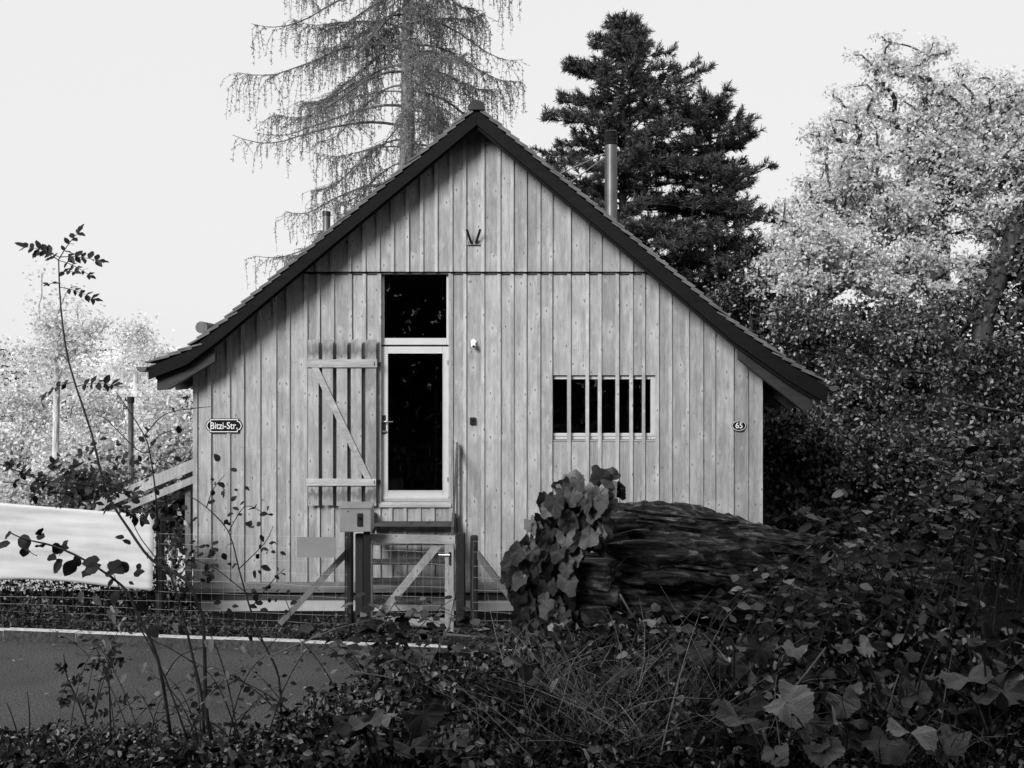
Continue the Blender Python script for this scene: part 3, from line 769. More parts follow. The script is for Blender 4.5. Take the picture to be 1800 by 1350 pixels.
def leafy(name, label, cat, blobs_px, d, stem_px, n_cl, per, lsize, lmat, bark, cl_r=.35, r_tip=.012, group=None, depth=None, tmpl=DIAMOND, up=.4, base_z=None, aspect=.6):
    """tree or shrub: blobs in photo pixels at distance d"""
    blobs = []
    for b in blobs_px:
        dd = d + (b[4] if len(b) > 4 else 0); c = W(b[0], b[1], dd); rx_, rz_ = b[2] * dd / F, b[3] * dd / F
        blobs.append((c[0], c[1], c[2], rx_, depth or (rx_ + rz_) / 2, rz_))
    stem = [W(px, py, d) for px, py in stem_px]
    stem[0][2] = float(ground_z(stem[0][0], stem[0][1])) - .05
    T = ell_points(blobs, n_cl)
    A, B, ra, rb = colonise(stem, T, r_tip)
    t = thing(name, tuple(stem[0]), label, cat, group)
    Vt, Ft = seg_tubes(A, B, ra, rb, 6); obj_np('trunk', Vt, Ft, bark, t, smooth=True)
    P = np.repeat(T, per, 0); n = len(P)
    spread = unit(rng.normal(size=(n, 3))) * (rng.random((n, 1)) ** .6) * cl_r * np.array((1.15, 1.15, .75))
    P = P + spread; far = rng.random((n, 1)) < .12; P = P + spread * far * 1.2; Ax = rdir(n, -.25) + unit(spread) * .5; Nn = rdir(n, up) + np.array(SUN_TO) * .9
    L = lsize * rng.uniform(.6, 1.3, n)
    Vl, Fl = cloud(P, Ax, Nn, L, L * aspect, tmpl); obj_np('crown', Vl, Fl, lmat, t)
    return t
def larch():
    d = 27.; x0 = W(716, 0, d)[0]; y0 = CY + d; H = 21.
    t = thing('larch_tree', (x0, y0, .3), 'tall larch with drooping feathery twigs rising behind the roof ridge', 'tree')
    zz = np.linspace(.2, H, 24); wob = np.cumsum(rng.normal(size=(24, 2)) * .012, 0)
    tr = MB().tube([(x0 + wob[i, 0], y0 + wob[i, 1], z) for i, z in enumerate(zz)], [.27 * (1 - z / H) ** .8 + .015 + .02 * rng.random() for z in zz], 12).build('trunk', M['bark_light'], t, smooth=True)
    A, B, ra, rb = [], [], [], []; tw = []
    az = 0
    for z in np.arange(3.0, 20.5, .115):
        az += 2.4 + rng.normal() * .3
        L = np.interp(z, [4, 7, 12, 16, 21], [4.4, 4.5, 4.3, 3.5, .6]) * rng.uniform(.3, 1.05)
        if math.cos(az) < 0: L *= 1.12
        if math.cos(az) < -.55 and z < 8.5: L = max(L, rng.uniform(3.6, 4.7))
        rise = rng.uniform(.0, .5); n = 14; kk_ = rng.uniform(.35, 1.05); dn = rng.choice((.4, .8, 1.2, 1.6)); p = np.array((x0, y0, z)); hd = np.array((math.cos(az), math.sin(az), 0.)); r0 = .010 + .0085 * L
        for i in range(n):
            u = (i + 1) / n
            slope = rise * (1 - u) - kk_ *  math.sin(min(1, u * 1.15) * math.pi * .8) * (1 - .3 * rise) + (.5 * (u - .75) / .25 if u > .75 else 0)
            q = p + (hd + np.array((rng.normal() * .09, rng.normal() * .09, slope))) * (L / n)
            A.append(p); B.append(q); ra.append(r0 * (1 - (i) / n * .85)); rb.append(r0 * (1 - u * .85)); 
            if u > .22:
                for _ in range(int(rng.integers(5, 10) * dn)):
                    s = p + (q - p) * rng.random(); sd_ = np.cross(hd, (0, 0, 1)) * rng.choice((-1, 1)) 
                    ln = rng.uniform(.12, 1.0) * (1.15 - .5 * u); k = max(2, int(ln / .2)); pp = s; dr = unit((sd_ * rng.uniform(.2, 1) + hd * rng.uniform(0, .7) + np.array((0, 0, -.15)))[None])[0]
                    for kk in range(k):
                        dr = unit((dr + np.array((rng.normal() * .3, rng.normal() * .3, -.30 + rng.normal() * .2)))[None])[0]; qq = pp + dr * ln / k
                        A.append(pp); B.append(qq); ra.append(.007); rb.append(.004); tw.append((pp, qq)); pp = qq
                    if rng.random() < .75:       # hanging end
                        hl = rng.uniform(.1, .9); qq = pp + np.array((rng.normal() * .05, rng.normal() * .05, -hl)); A.append(pp); B.append(qq); ra.append(.005); rb.append(.003); tw.append((pp, qq))
            p = q
    V_, F_ = seg_tubes(A, B, ra, rb, 3); obj_np('branches', V_, F_, M['bark_mid'], t)
    a = np.array([q[0] for q in tw]); b = np.array([q[1] for q in tw]); ln = np.linalg.norm(b - a, axis=1)
    reps = np.maximum(2, (ln / .034).astype(int)); i = np.repeat(np.arange(len(a)), reps); u = rng.random((len(i), 1))
    P = a[i] + (b[i] - a[i]) * u + rng.normal(size=(len(i), 3)) * .008
    Ax = rdir(len(i), -.5); L = rng.uniform(.035, .09, len(i))
    V_, F_ = cloud(P, Ax, rdir(len(i)), L, L * .28, NEEDLE); obj_np('crown', V_, F_, M['l_larch'], t)
larch()
def pine(name, label, px, d, H_py, lean, outline, dens, seed, lmat, base_px=None):
    """conifer: dense tufted boughs; outline maps photo rows to half widths"""
    x0 = W(px, 0, d)[0]; y0 = CY + d; H = W(0, H_py, d)[2]
    t = thing(name, (x0, y0, .3), label, 'tree')
    MB().tube([(x0, y0, z) for z in np.linspace(.1, H, 12)], [.24 * (1 - z / H) + .015 for z in np.linspace(0, H, 12)], 9).build('trunk', M['bark_dark'], t, smooth=True)
    A, B, ra, rb, P, Ax = [], [], [], [], [], []
    az = seed
    for z in np.arange(1.5, H - .1, .14):
        row = 675 - (z - CZ) * F / d
        for _ in range(dens):
            az += 2.4 + rng.normal() * .4
            hd = np.array((math.cos(az), math.sin(az), 0.))
            hw = np.interp(row, [o[0] for o in outline], [o[1 if hd[0] < 0 else 2] for o in outline]) * d / F
            if abs(hd[0]) < .5: hw = np.interp(row, [o[0] for o in outline], [(o[1] + o[2]) / 2 for o in outline]) * d / F
            L = max(.15, hw * rng.uniform(.5, 1.1) * (1 + .2 * math.sin(az * 2 + z * 1.7) + .15 * math.sin(z * 4.1 + az))); n = max(3, int(L / .28)); p = np.array((x0, y0, z - L * .05))
            tilt = rng.uniform(-.1, .45)
            for i in range(n):
                u = (i + 1) / n; q = p + (hd + np.array((rng.normal() * .12, rng.normal() * .12, tilt - .25 * u + .7 * max(0, u - .6)))) * (L / n)
                A.append(p); B.append(q); ra.append(.03 * (1 - .8 * u) + .006); rb.append(.03 * (1 - .85 * u) + .005)
                if u > .25:
                    for _k in range(5):
                        s = p + (q - p) * rng.random(); dr = unit((hd * rng.uniform(.2, 1) + np.cross(hd, (0, 0, 1)) * rng.normal() * .9 + np.array((0, 0, rng.uniform(-.1, .8))))[None])[0]
                        e = s + dr * rng.uniform(.12, .38)
                        A.append(s); B.append(e); ra.append(.008); rb.append(.005); P += [e, s + (e - s) * .55]; Ax += [dr, dr]
                p = q
            P.append(p); Ax.append(hd + np.array((0, 0, .6)))
    for k in range(6): P.append(np.array((x0, y0, H - .1 * k))); Ax.append(np.array((0, 0, 1.)))
    V_, F_ = seg_tubes(A, B, ra, rb, 4); obj_np('branches', V_, F_, M['bark_dark'], t)
    P = np.array(P); Ax = unit(np.array(Ax)); k = 20; P2 = np.repeat(P, k, 0); n = len(P2)
    P2 = P2 - np.repeat(Ax, k, 0) * rng.uniform(0, .1, (n, 1)); A2 = np.repeat(Ax, k, 0) * 1.0 + rdir(n) * .9
    L = rng.uniform(.08, .17, n)
    V_, F_ = cloud(P2, A2, rdir(n), L, .019, NEEDLE); obj_np('crown', V_, F_, lmat, t)
pine('pine_tree', 'dark dense conifer with a pointed top behind the steel flue', 1095, 26, 30, 0,
     [(25, 3, 3), (60, 42, 42), (100, 92, 88), (160, 128, 125), (200, 165, 140), (300, 180, 185), (420, 175, 200), (560, 190, 240), (800, 200, 240)], 3, 1., M['l_pine'])
pine('pine_tree', 'smaller dark conifer beside the dense pointed conifer', 1248, 25.5, 168, 0,
     [(165, 4, 4), (185, 60, 28), (215, 120, 48), (280, 140, 95), (340, 150, 115), (420, 140, 135), (560, 160, 150), (800, 160, 150)], 3, 2., M['l_pine'])

leafy('maple_tree', 'tall pale leaved tree with a forked dark trunk right of the conifers', 'tree',
      [(1545, 95, 85, 60), (1630, 130, 110, 75), (1735, 170, 100, 80), (1485, 200, 75, 80), (1570, 270, 130, 90), (1710, 280, 120, 90), (1440, 330, 85, 70), (1510, 380, 150, 75), (1800, 240, 75, 110), (1640, 410, 100, 70), (1760, 380, 90, 60)],
      23, [(1662, 990), (1655, 700), (1650, 520), (1652, 430), (1645, 340)], 760, 50, .10, M['l_pale'], M['bark_dark'], .235, .015)
leafy('ash_tree', 'broad tree with dark double trunk at the edge of the thicket', 'tree',
      [(1790, 430, 70, 80), (1745, 540, 90, 60), (1830, 330, 70, 90), (1690, 560, 60, 60), (1850, 520, 90, 90)],
      20, [(1722, 1000), (1720, 700), (1728, 560), (1760, 470), (1790, 400)], 170, 42, .12, M['l_mid'], M['bark_dark'], .3, .022)
leafy('maple_tree', 'bushy light leaved tree low between conifer and pale tree', 'tree',
      [(1400, 390, 90, 60), (1450, 450, 110, 60), (1540, 480, 130, 50), (1390, 500, 80, 70), (1650, 500, 100, 50), (1740, 470, 80, 50)], 22.5, [(1450, 990), (1448, 700), (1450, 560)], 330, 50, .10, M['l_pale'], M['bark_dark'], .25)
SH = [('shrub', 'sunlit mid grey shrub rising above the right eave', [(1400, 590, 80, 70), (1460, 560, 70, 60)], 21.0, 'l_mid', 230),
      ('shrub', 'tall thicket shrub below the pale forked tree', [(1560, 600, 110, 90), (1640, 570, 80, 80), (1520, 680, 90, 70)], 21.5, 'l_mid', 330),
      ('shrub', 'dark shrub beneath the double trunk tree', [(1740, 660, 110, 100), (1800, 720, 80, 90)], 18.5, 'l_dark', 330),
      ('shrub', 'dark shrub under the right gutter beside the house wall', [(1400, 770, 85, 90), (1450, 850, 90, 80), (1370, 880, 40, 70)], 17.0, 'l_dark', 330),
      ('shrub', 'large shadowy shrub in the hollow behind the log', [(1560, 780, 110, 110), (1520, 880, 110, 80), (1640, 880, 100, 80)], 17.8, 'l_dark', 380),
      ('shrub', 'speckled shrub above the leafy foreground thicket', [(1700, 800, 100, 100), (1790, 840, 80, 90), (1680, 900, 110, 60)], 16.5, 'l_dark', 330),
      ('shrub', 'dense shrub seen over the roof slope below the conifers', [(1310, 500, 70, 60), (1360, 540, 60, 60)], 23.5, 'l_dark', 220),
      ('shrub', 'dark backing shrub between the house corner and the thicket', [(1480, 720, 140, 120), (1620, 720, 130, 110)], 20.0, 'l_dark', 420)]
for nm, lab, bl, d, lm, n in SH:
    leafy(nm, lab, 'shrub', bl, d, [(bl[0][0], 1000), (bl[0][0] + 10, bl[0][1] + bl[0][3])], int(n * .38), 80, .09, M[lm], M['bark_dark'], .26, .008, group='shrubs right of the house')
# dim wood closing the view behind the shrubs on the right
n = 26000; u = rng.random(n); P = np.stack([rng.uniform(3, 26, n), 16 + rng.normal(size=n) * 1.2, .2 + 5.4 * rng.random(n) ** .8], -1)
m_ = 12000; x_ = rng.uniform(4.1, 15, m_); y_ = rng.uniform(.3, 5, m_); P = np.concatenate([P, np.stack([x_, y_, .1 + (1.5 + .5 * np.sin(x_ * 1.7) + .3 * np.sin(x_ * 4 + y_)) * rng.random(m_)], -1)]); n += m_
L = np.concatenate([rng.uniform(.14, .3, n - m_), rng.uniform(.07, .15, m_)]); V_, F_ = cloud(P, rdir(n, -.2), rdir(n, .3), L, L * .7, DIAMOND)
tag(obj_np('undergrowth', V_, F_, leafmat('deep_shade_leaves', .003, .03, .1, .5, .08)), 'dark mass of undergrowth behind the shrubs right of the house', 'undergrowth', kind='stuff')  # shade of the hollows between shrubs put into the near-black leaf colour
# left: pale trees and bushes beyond the garden
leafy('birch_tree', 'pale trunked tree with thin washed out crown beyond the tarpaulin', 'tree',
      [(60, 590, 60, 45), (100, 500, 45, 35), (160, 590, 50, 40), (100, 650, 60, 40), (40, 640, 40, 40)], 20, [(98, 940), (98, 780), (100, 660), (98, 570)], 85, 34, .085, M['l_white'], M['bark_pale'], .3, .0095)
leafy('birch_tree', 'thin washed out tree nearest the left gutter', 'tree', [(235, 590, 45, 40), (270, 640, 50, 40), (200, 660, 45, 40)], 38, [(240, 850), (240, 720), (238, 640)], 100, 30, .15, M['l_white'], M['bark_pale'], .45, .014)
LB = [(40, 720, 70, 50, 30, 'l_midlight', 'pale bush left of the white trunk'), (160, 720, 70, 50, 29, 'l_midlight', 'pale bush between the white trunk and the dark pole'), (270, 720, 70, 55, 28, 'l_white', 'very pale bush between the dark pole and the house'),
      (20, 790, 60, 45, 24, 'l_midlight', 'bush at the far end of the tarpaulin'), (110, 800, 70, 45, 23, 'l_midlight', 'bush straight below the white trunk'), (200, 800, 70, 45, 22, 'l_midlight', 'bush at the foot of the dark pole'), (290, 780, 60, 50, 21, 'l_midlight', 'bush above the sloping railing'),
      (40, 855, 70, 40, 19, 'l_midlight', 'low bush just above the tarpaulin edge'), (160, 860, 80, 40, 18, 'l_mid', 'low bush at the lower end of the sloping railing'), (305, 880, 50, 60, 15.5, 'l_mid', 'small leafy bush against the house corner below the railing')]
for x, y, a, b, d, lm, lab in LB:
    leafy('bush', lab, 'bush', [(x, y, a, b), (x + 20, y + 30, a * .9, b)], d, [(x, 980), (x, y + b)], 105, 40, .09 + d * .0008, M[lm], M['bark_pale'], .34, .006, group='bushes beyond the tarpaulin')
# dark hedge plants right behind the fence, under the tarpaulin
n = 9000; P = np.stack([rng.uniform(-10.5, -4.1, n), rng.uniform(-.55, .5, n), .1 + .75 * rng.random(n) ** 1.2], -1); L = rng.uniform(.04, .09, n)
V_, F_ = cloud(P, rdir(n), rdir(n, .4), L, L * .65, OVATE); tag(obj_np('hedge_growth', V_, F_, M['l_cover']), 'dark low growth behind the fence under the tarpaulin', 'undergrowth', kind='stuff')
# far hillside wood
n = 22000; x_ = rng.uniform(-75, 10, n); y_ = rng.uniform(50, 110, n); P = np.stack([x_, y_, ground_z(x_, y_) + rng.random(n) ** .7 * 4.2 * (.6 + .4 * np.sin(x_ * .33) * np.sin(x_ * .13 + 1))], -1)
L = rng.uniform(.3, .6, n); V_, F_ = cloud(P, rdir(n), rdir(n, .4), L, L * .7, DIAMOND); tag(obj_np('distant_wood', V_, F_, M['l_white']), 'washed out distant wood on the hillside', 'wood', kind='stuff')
# trees on the bank behind the viewpoint: they shade the foreground and darken the panes
n = 30000; x_ = rng.uniform(-30, 24, n); P = np.stack([x_, -19.8 + rng.normal(size=n) * 1.1, 1.5 + (7.0 + .9 * np.sin(x_ * .8) + .6 * np.sin(x_ * 2.1 + 1)) * rng.random(n) ** .8], -1)
L = rng.uniform(.3, .6, n); V_, F_ = cloud(P, rdir(n), rdir(n, .2), L, L * .8, DIAMOND); n2 = 9000; Pc = np.stack([rng.uniform(-2.2, 13, n2), rng.uniform(-20, -10.2, n2), 7.2 + 1.8 * rng.random(n2)], -1); Lc = rng.uniform(.3, .6, n2)  # second batch: unseen leaf canopy added overhead to keep skylight off the foreground
Vc, Fc = cloud(Pc, rdir(n2), rdir(n2, .5), Lc, Lc * .8, DIAMOND); F_ = np.concatenate([F_, Fc + len(V_)]); V_ = np.concatenate([V_, Vc])
tag(obj_np('wood_and_shade_canopy', V_, F_, leafmat('roadside_leaves', .006, .03, .1)), 'dark wood on the near side of the lane, mirrored in the panes, with an added unseen shade canopy', 'wood', kind='stuff')

# ------------------------------------------------------------------ foreground plants
def gz(x, y): return float(ground_z(x, y))
def leaf_mesh(name, kind, mat, seed):
    r_ = np.random.default_rng(seed); rows = []
    n = 9 if kind == 'burdock' else 7
    def half(u):
        if kind == 'burdock': return .46 * (math.sin(math.pi * min(1, u * .93 + .07)) ** .7) * (1.25 - .5 * u)
        if kind == 'vine': return .5 * [.28, .8, .72, 1.0, .55, .6, .0][min(6, int(u * 6 + .5))]
        return .30 * math.sin(math.pi * (u * .96 + .04)) ** .8 * (1.2 - .4 * u)
    V, Fq = [], []
    for i in range(n):
        u = i / (n - 1); h = max(.004, half(u)); ser = 1 + (.09 if i % 2 else -.07) * (kind == 'burdock') + r_.normal() * .03
        dr = -.16 * u * u * (1 if kind != 'vine' else 1.6); fold = .22
        for s, k in ((-1, 1.), (-.5, .5), (0, 0), (.5, .5), (1, 1.)):
            back = -.13 * abs(s) * (1 - u) * (kind == 'burdock')
            V.append((u + back * 1.2 - (.05 * abs(s) if kind == 'vine' and i % 2 == 0 else 0), s * h * ser, dr + fold * k * h - .25 * k * k * h * h + r_.normal() * .012 + (.035 * math.sin(i * 2.2 + s * 2) if abs(s) == 1 else 0)))
    for i in range(n - 1):
        for k in range(4): q = i * 5 + k; Fq.append((q, q + 5, q + 6, q + 1))
    me = mesh_np(name, V, Fq, True); me.materials.append(mat); return me
def put_leaf(me, p, axis, normal, size, parent, name='leaf', width=1.):
    a = Vector(axis).normalized(); n_ = Vector(normal); n_ = (n_ - a * n_.dot(a))
    if n_.length < 1e-4: n_ = a.orthogonal()
    n_.normalize(); b = n_.cross(a)
    m = Matrix((a, b, n_)).transposed().to_4x4()
    o = bpy.data.objects.new(name, me); link(o, parent)
    o.matrix_basis = Matrix.Translation(Vector(p) - wpos(parent)) @ m @ Matrix.Diagonal((size, size * width, size, 1))
    return o
def polar_leaf(name, kind, mat, seed):
    r_ = np.random.default_rng(seed); n = 56 if kind == 'burdock' else 24; V = [(.0, 0, 0)]; Fs = []
    ph = r_.uniform(0, 6.28, 3)
    for ring, f in ((0, .5), (1, 1.)):
        for k in range(n):
            a = 2 * math.pi * k / n; notch = max(0, -math.cos(a))
            if kind == 'burdock':
                r = .5 * (1 + .10 * math.cos(a) + .03 * math.cos(2 * a + ph[2])) * (1 + (.035 if k % 2 else -.03) * ring + .02 * ring * math.sin(11 * a + ph[0])) * (1 - .75 * notch ** 10)
                z = .13 * f * f * math.sin(3 * a + ph[0]) * (.5 + .5 * f) + .05 * f * math.sin(7 * a + ph[1]) + .10 * f * abs(math.sin(a)) - .13 * f * f * (math.cos(a) > 0) * math.cos(a)
            else:
                lobe = abs(math.cos(2.5 * a)) ** .8
                r = .5 * (.80 + .22 * lobe + .28 * max(0, math.cos(a)) ** 8) * (1 + (.05 if k % 2 else -.05) * ring) * (1 - .7 * notch ** 12)
                z = .16 * f * abs(math.sin(a)) - .22 * f * f * max(0, math.cos(a)) + .05 * f * math.sin(5 * a + ph[0])
            V.append((f * r * math.cos(a), f * r * math.sin(a), z + r_.normal() * .006))
    V = [(x + .35, y, z) for x, y, z in V]
    for k in range(n):
        k2 = (k + 1) % n; Fs.append((0, 1 + k, 1 + k2)); Fs.append((1 + k, 1 + n + k, 1 + n + k2, 1 + k2))
    me = bpy.data.meshes.new(name); me.from_pydata(V, [], Fs); me.polygons.foreach_set('use_smooth', [True] * len(Fs)); me.materials.append(mat); return me
BUR = [polar_leaf('burdock_leaf', 'burdock', M['l_big'], k) for k in range(5)]
VIN = [polar_leaf('vine_leaf', 'vine', M['l_vine'], k) for k in range(4)]
OVL = [leaf_mesh('ovate_leaf', 'ovate', M['l_shrub'], k) for k in range(4)]
SAP = [leaf_mesh('sapling_leaf', 'ovate', M['l_sap'], k) for k in range(3)]
WTH = [leaf_mesh('withered_leaf', 'ovate', M['l_withered'], k) for k in range(3)]
pick = lambda L: L[int(rng.integers(len(L)))]

# fallen log
lg = thing('fallen_log', W(1200, 1060, 7.3), 'thick rotting fallen tree trunk lying on the bank', 'log')
A_ = W(1058, 985, 7.0); B_ = W(1640, 1050, 7.9); nseg, nr = 90, 96
ax = unit((B_ - A_)[None])[0]; up_ = np.array((0, 0, 1.)) - ax * ax[2]; up_ = unit(up_[None])[0]; sd_ = np.cross(ax, up_)
th = np.linspace(0, 2 * math.pi, nr, endpoint=False); V = []
ridge = rng.normal(size=nr) * .012
for i in range(nseg + 1):
    u = i / nseg; c = A_ + (B_ - A_) * u + np.array((0, 0, .015 * math.sin(u * 9)))
    r = np.interp(u, [0, .03, .08, .14, .4, 1], [.30, .37, .43, .445, .425, .37])
    rr = r + ridge + .022 * np.sin(th * 5 + u * 6) + .015 * np.sin(th * 11 + u * 17) + .008 * np.sin(th * 3 - u * 9) - .045 * np.abs(np.sin(th * 9 + 2.2 * np.sin(u * 9) + u * 3)) ** 6 - .03 * np.abs(np.sin(th * 17 + 3 * np.sin(u * 13 + th))) ** 8 + rng.normal(size=nr) * .004
    rr = rr - .12 * np.exp(-((np.sin(th) + .45) / .22) ** 2) * (np.cos(th) > -2) * (np.cos(th - math.pi) > 0) * np.exp(-((u - .2) / .2) ** 2)
    V += list(c + np.cos(th)[:, None] * rr[:, None] * -sd_ + np.sin(th)[:, None] * rr[:, None] * up_ * .98 + ax * ((.09 * np.sin(th * 4 + 1) + .07 * np.sin(th * 9) + .05 * np.sin(th * 23))[:, None] * max(0, 1 - i / 8)))
Fq = [(i * nr + k, i * nr + (k + 1) % nr, (i + 1) * nr + (k + 1) % nr, (i + 1) * nr + k) for i in range(nseg) for k in range(nr)]
nb = len(V); V.append(A_ + ax * .12); Fq += [(k, nb, nb, (k + 1) % nr) for k in range(0)]
V = np.array(V); lo = obj_np('trunk', V[:-1], Fq, M['log'], lg, smooth=True)
mb = MB(); 
for k in range(nr): mb.v.append(tuple(V[k]))
mb.v.append(tuple(A_ + ax * .15)); mb.f = [(k, nr, (k + 1) % nr) for k in range(nr)][::1]
mb.build('broken_end', M['log'], lg)
# bark slabs and splinters
for k in range(16):
    u = rng.uniform(.04, .55); t0 = rng.uniform(.15, 1.2); c = A_ + (B_ - A_) * u; rr = .445
    p = c - sd_ * -math.cos(t0) * 0 + np.array((0, 0, 0)); p = c + (-sd_ * -1 * 0) 
    dirv = np.array((0, -math.cos(t0), math.sin(t0))); p = c + dirv * rr
    MB().bar(p, p + ax * rng.uniform(.2, .55) + dirv * rng.uniform(-.01, .02), rng.uniform(.012, .035), .018, tuple(dirv)).build('bark_strip', M['log'], lo)
# split chunk at the broken end
ch = thing('split_log_chunk', W(1000, 1050, 6.7), 'short split chunk of old log under the vine leaves', 'log')
p0 = W(935, 1010, 6.75); p1 = W(1075, 1000, 6.6)
for k in range(18):
    o_ = np.array((rng.normal() * .03, (k % 3 - 1) * .09, -.36 + (k // 3) * .085)); q0 = p0 + o_ + np.array((rng.uniform(-.02, .06), 0, .03)); q1 = p1 + o_ + np.array((rng.uniform(-.04, .05), 0, rng.normal() * .02 - .05))
    MB().bar(q0, q1, .1, .1, (rng.normal() * .3, 0, 1)).build('split_piece', M['log'], ch, bevel=.012)
# vine over the broken end
vn = thing('vine', W(985, 1090, 6.5), 'lobed broad leaved vine draped over the broken end of the log', 'vine')
vs = [[(985, 1090), (960, 1000), (965, 920), (1010, 870), (1075, 858), (1100, 870)], [(960, 1080), (930, 1010), (935, 940), (960, 890), (1000, 865)], [(1010, 1080), (1000, 1000), (1020, 930), (1060, 900)]]
for s in vs: MB().tube([W(x, y, 6.55) for x, y in s], [.012] * 3 + [.008] * (len(s) - 3), 6).build('stem', M['stem'], vn)
cnt = 0
while cnt < 150:
    x = rng.uniform(900, 1105); y = rng.uniform(835, 1110)
    left = np.interp(y, [835, 870, 950, 1000, 1095], [1000, 945, 915, 895, 905]); right = np.interp(y, [835, 880, 930, 960, 1000, 1095], [1085, 1085, 1060, 1040, 1000, 1010])
    if not left < x < right: continue
    d = 6.45 + rng.uniform(-.12, .1); p = W(x, y, d)
    put_leaf(pick(VIN), p, (-.15 + rng.normal() * .45, -.25 + rng.normal() * .25, -.85 + rng.normal() * .25), (rng.normal() * .4 - .1, -.75, .55), rng.uniform(.10, .17), vn, width=rng.uniform(.8, 1.0)); cnt += 1
for x, y, s in ((1022, 848, .13), (1062, 850, .14), (1085, 848, .15), (1075, 870, .1), (1000, 862, .12)):
    put_leaf(pick(VIN), W(x, y, 6.5), (rng.normal() * .6, -.2, .5), (rng.normal() * .4, -.8, .3), s, vn)

# saplings on the left
def compound(parent, p, q, n_pairs, size, meshes, droop=.1):
    """a pinnate leaf: rachis from p to q with paired leaflets, each its own leaf"""
    p = np.array(p); q = np.array(q); d = q - p; ln = np.linalg.norm(d); d = d / ln
    pts = [p + d * ln * u + np.array((0, 0, -droop * ln * u * u + .12 * ln * u * (1 - u))) for u in np.linspace(0, 1, 6)]
    MB().tube(pts, [.004, .0035, .003, .003, .002, .002], 4).build('leaf_stalk', M['stem'], parent)
    side = np.cross(d, (0, -.8, .6)); side = side / np.linalg.norm(side)
    for k in range(n_pairs):
        u = .25 + .7 * k / max(1, n_pairs - 1); b = p + d * ln * u + np.array((0, 0, -droop * ln * u * u + .12 * ln * u * (1 - u)))
        for s in (-1, 1):
            put_leaf(pick(meshes), b, tuple(side * s + d * .55 + rng.normal(size=3) * .18), (rng.normal() * .3, -.6 + rng.normal() * .3, .6), size * rng.uniform(.62, .95), parent, width=1.0)
    put_leaf(pick(meshes), pts[-1], tuple(d + rng.normal(size=3) * .1), (0, -.6, .7), size * .9, parent, width=1.0)
DS = 6.3
def stem(t, pts, r0, r1, d=DS, dd=0.):
    P = [W(x, y, d + dd * k) for k, (x, y) in enumerate(pts)]; n = len(P)
    # smooth
    Q = []
    for i in range(n - 1):
        a, b, c, e = P[max(0, i - 1)], P[i], P[i + 1], P[min(n - 1, i + 2)]
        for u in (0, .33, .67): Q.append(.5 * (2 * b + (c - a) * u + (2 * a - 5 * b + 4 * c - e) * u * u + (-a + 3 * b - 3 * c + e) * u ** 3))
    Q.append(P[-1]); m = len(Q)
    return MB().tube(Q, [r0 + (r1 - r0) * i / (m - 1) + .0012 * rng.random() for i in range(m)], 7).build('stem', M['stem'], t, smooth=True)
base = W(362, 1250, DS)
s1 = thing('ash_sapling', (base[0], base[1], gz(base[0], base[1])), 'tall thin leaning sapling with feathered dark leaves beside the street sign', 'sapling')
stem(s1, [(372, 1300), (362, 1240), (358, 1100), (345, 1055), (325, 1018), (268, 985), (228, 932), (186, 862), (162, 765), (122, 640), (107, 540), (103, 455)], .013, .0035)
for a, b, n, s in (((104, 452), (45, 428), 5, .078), ((104, 452), (172, 452), 5, .075), ((104, 455), (138, 402), 4, .07), ((104, 458), (158, 478), 5, .05), ((104, 458), (70, 440), 4, .065), ((106, 505), (165, 520), 5, .062), ((105, 480), (132, 474), 3, .055), ((106, 498), (84, 497), 2, .05),
                   ((128, 672), (78, 688), 4, .065), ((132, 680), (200, 668), 5, .07), ((172, 790), (143, 795), 3, .055), ((178, 805), (232, 806), 4, .06), ((183, 830), (110, 835), 5, .07), ((186, 850), (225, 860), 4, .065), ((182, 845), (120, 868), 5, .07), ((195, 885), (250, 905), 4, .065)):
    compound(s1, W(*a, DS), W(*b, DS + rng.uniform(-.15, .15)), n, s, SAP)
stem(s1, [(186, 862), (140, 850), (80, 845), (30, 828), (-10, 812)], .006, .003)
for a, b, n in (((80, 845), (60, 870), 3), ((60, 838), (20, 815), 4), ((120, 850), (95, 810), 4), ((150, 853), (135, 815), 3)): compound(s1, W(*a, DS), W(*b, DS), n, .06, SAP)
for k in range(16):
    x = rng.uniform(0, 215); y = 832 + .2 * x + rng.normal() * 16; compound(s1, W(x, y, DS), W(x + rng.normal() * 45, y + rng.normal() * 18 + 8, DS + rng.normal() * .1), 3, .06, SAP)
s2b = W(300, 1230, 5.9)
s2 = thing('leafy_sapling', (s2b[0], s2b[1], gz(s2b[0], s2b[1])), 'low spreading sapling with broad leaves reaching over the tarpaulin', 'sapling')
stem(s2, [(300, 1290), (278, 1160), (240, 1075), (215, 1030), (150, 985), (95, 960), (45, 948), (15, 935)], .010, .003, 5.9)
for x, y in ((20, 935), (18, 955), (40, 940), (45, 962), (60, 975), (70, 930), (78, 945), (68, 958), (85, 978), (95, 955), (100, 968), (110, 985), (130, 985), (140, 995), (150, 1005), (165, 1000), (175, 985), (185, 1010), (155, 1012), (200, 1020), (225, 1005), (235, 1010), (210, 1040), (190, 990), (215, 990), (120, 950), (240, 1060), (262, 1100)):
    put_leaf(pick(SAP), W(x, y, 5.9 + rng.normal() * .06), (rng.normal(), rng.normal() * .4, rng.normal() * .6 - .2), (rng.normal() * .4, -.6, .6), rng.uniform(.06, .11), s2, width=1.3)
s3b = W(355, 1240, 6.6)
s3 = thing('twiggy_sapling', (s3b[0], s3b[1], gz(s3b[0], s3b[1])), 'bare forked sapling with few small leaves crossing the house corner', 'sapling')
stem(s3, [(358, 1290), (355, 1225), (340, 1160), (322, 1080), (300, 1012), (281, 960), (274, 870), (264, 800), (252, 762), (205, 690)], .010, .0025, 6.6)
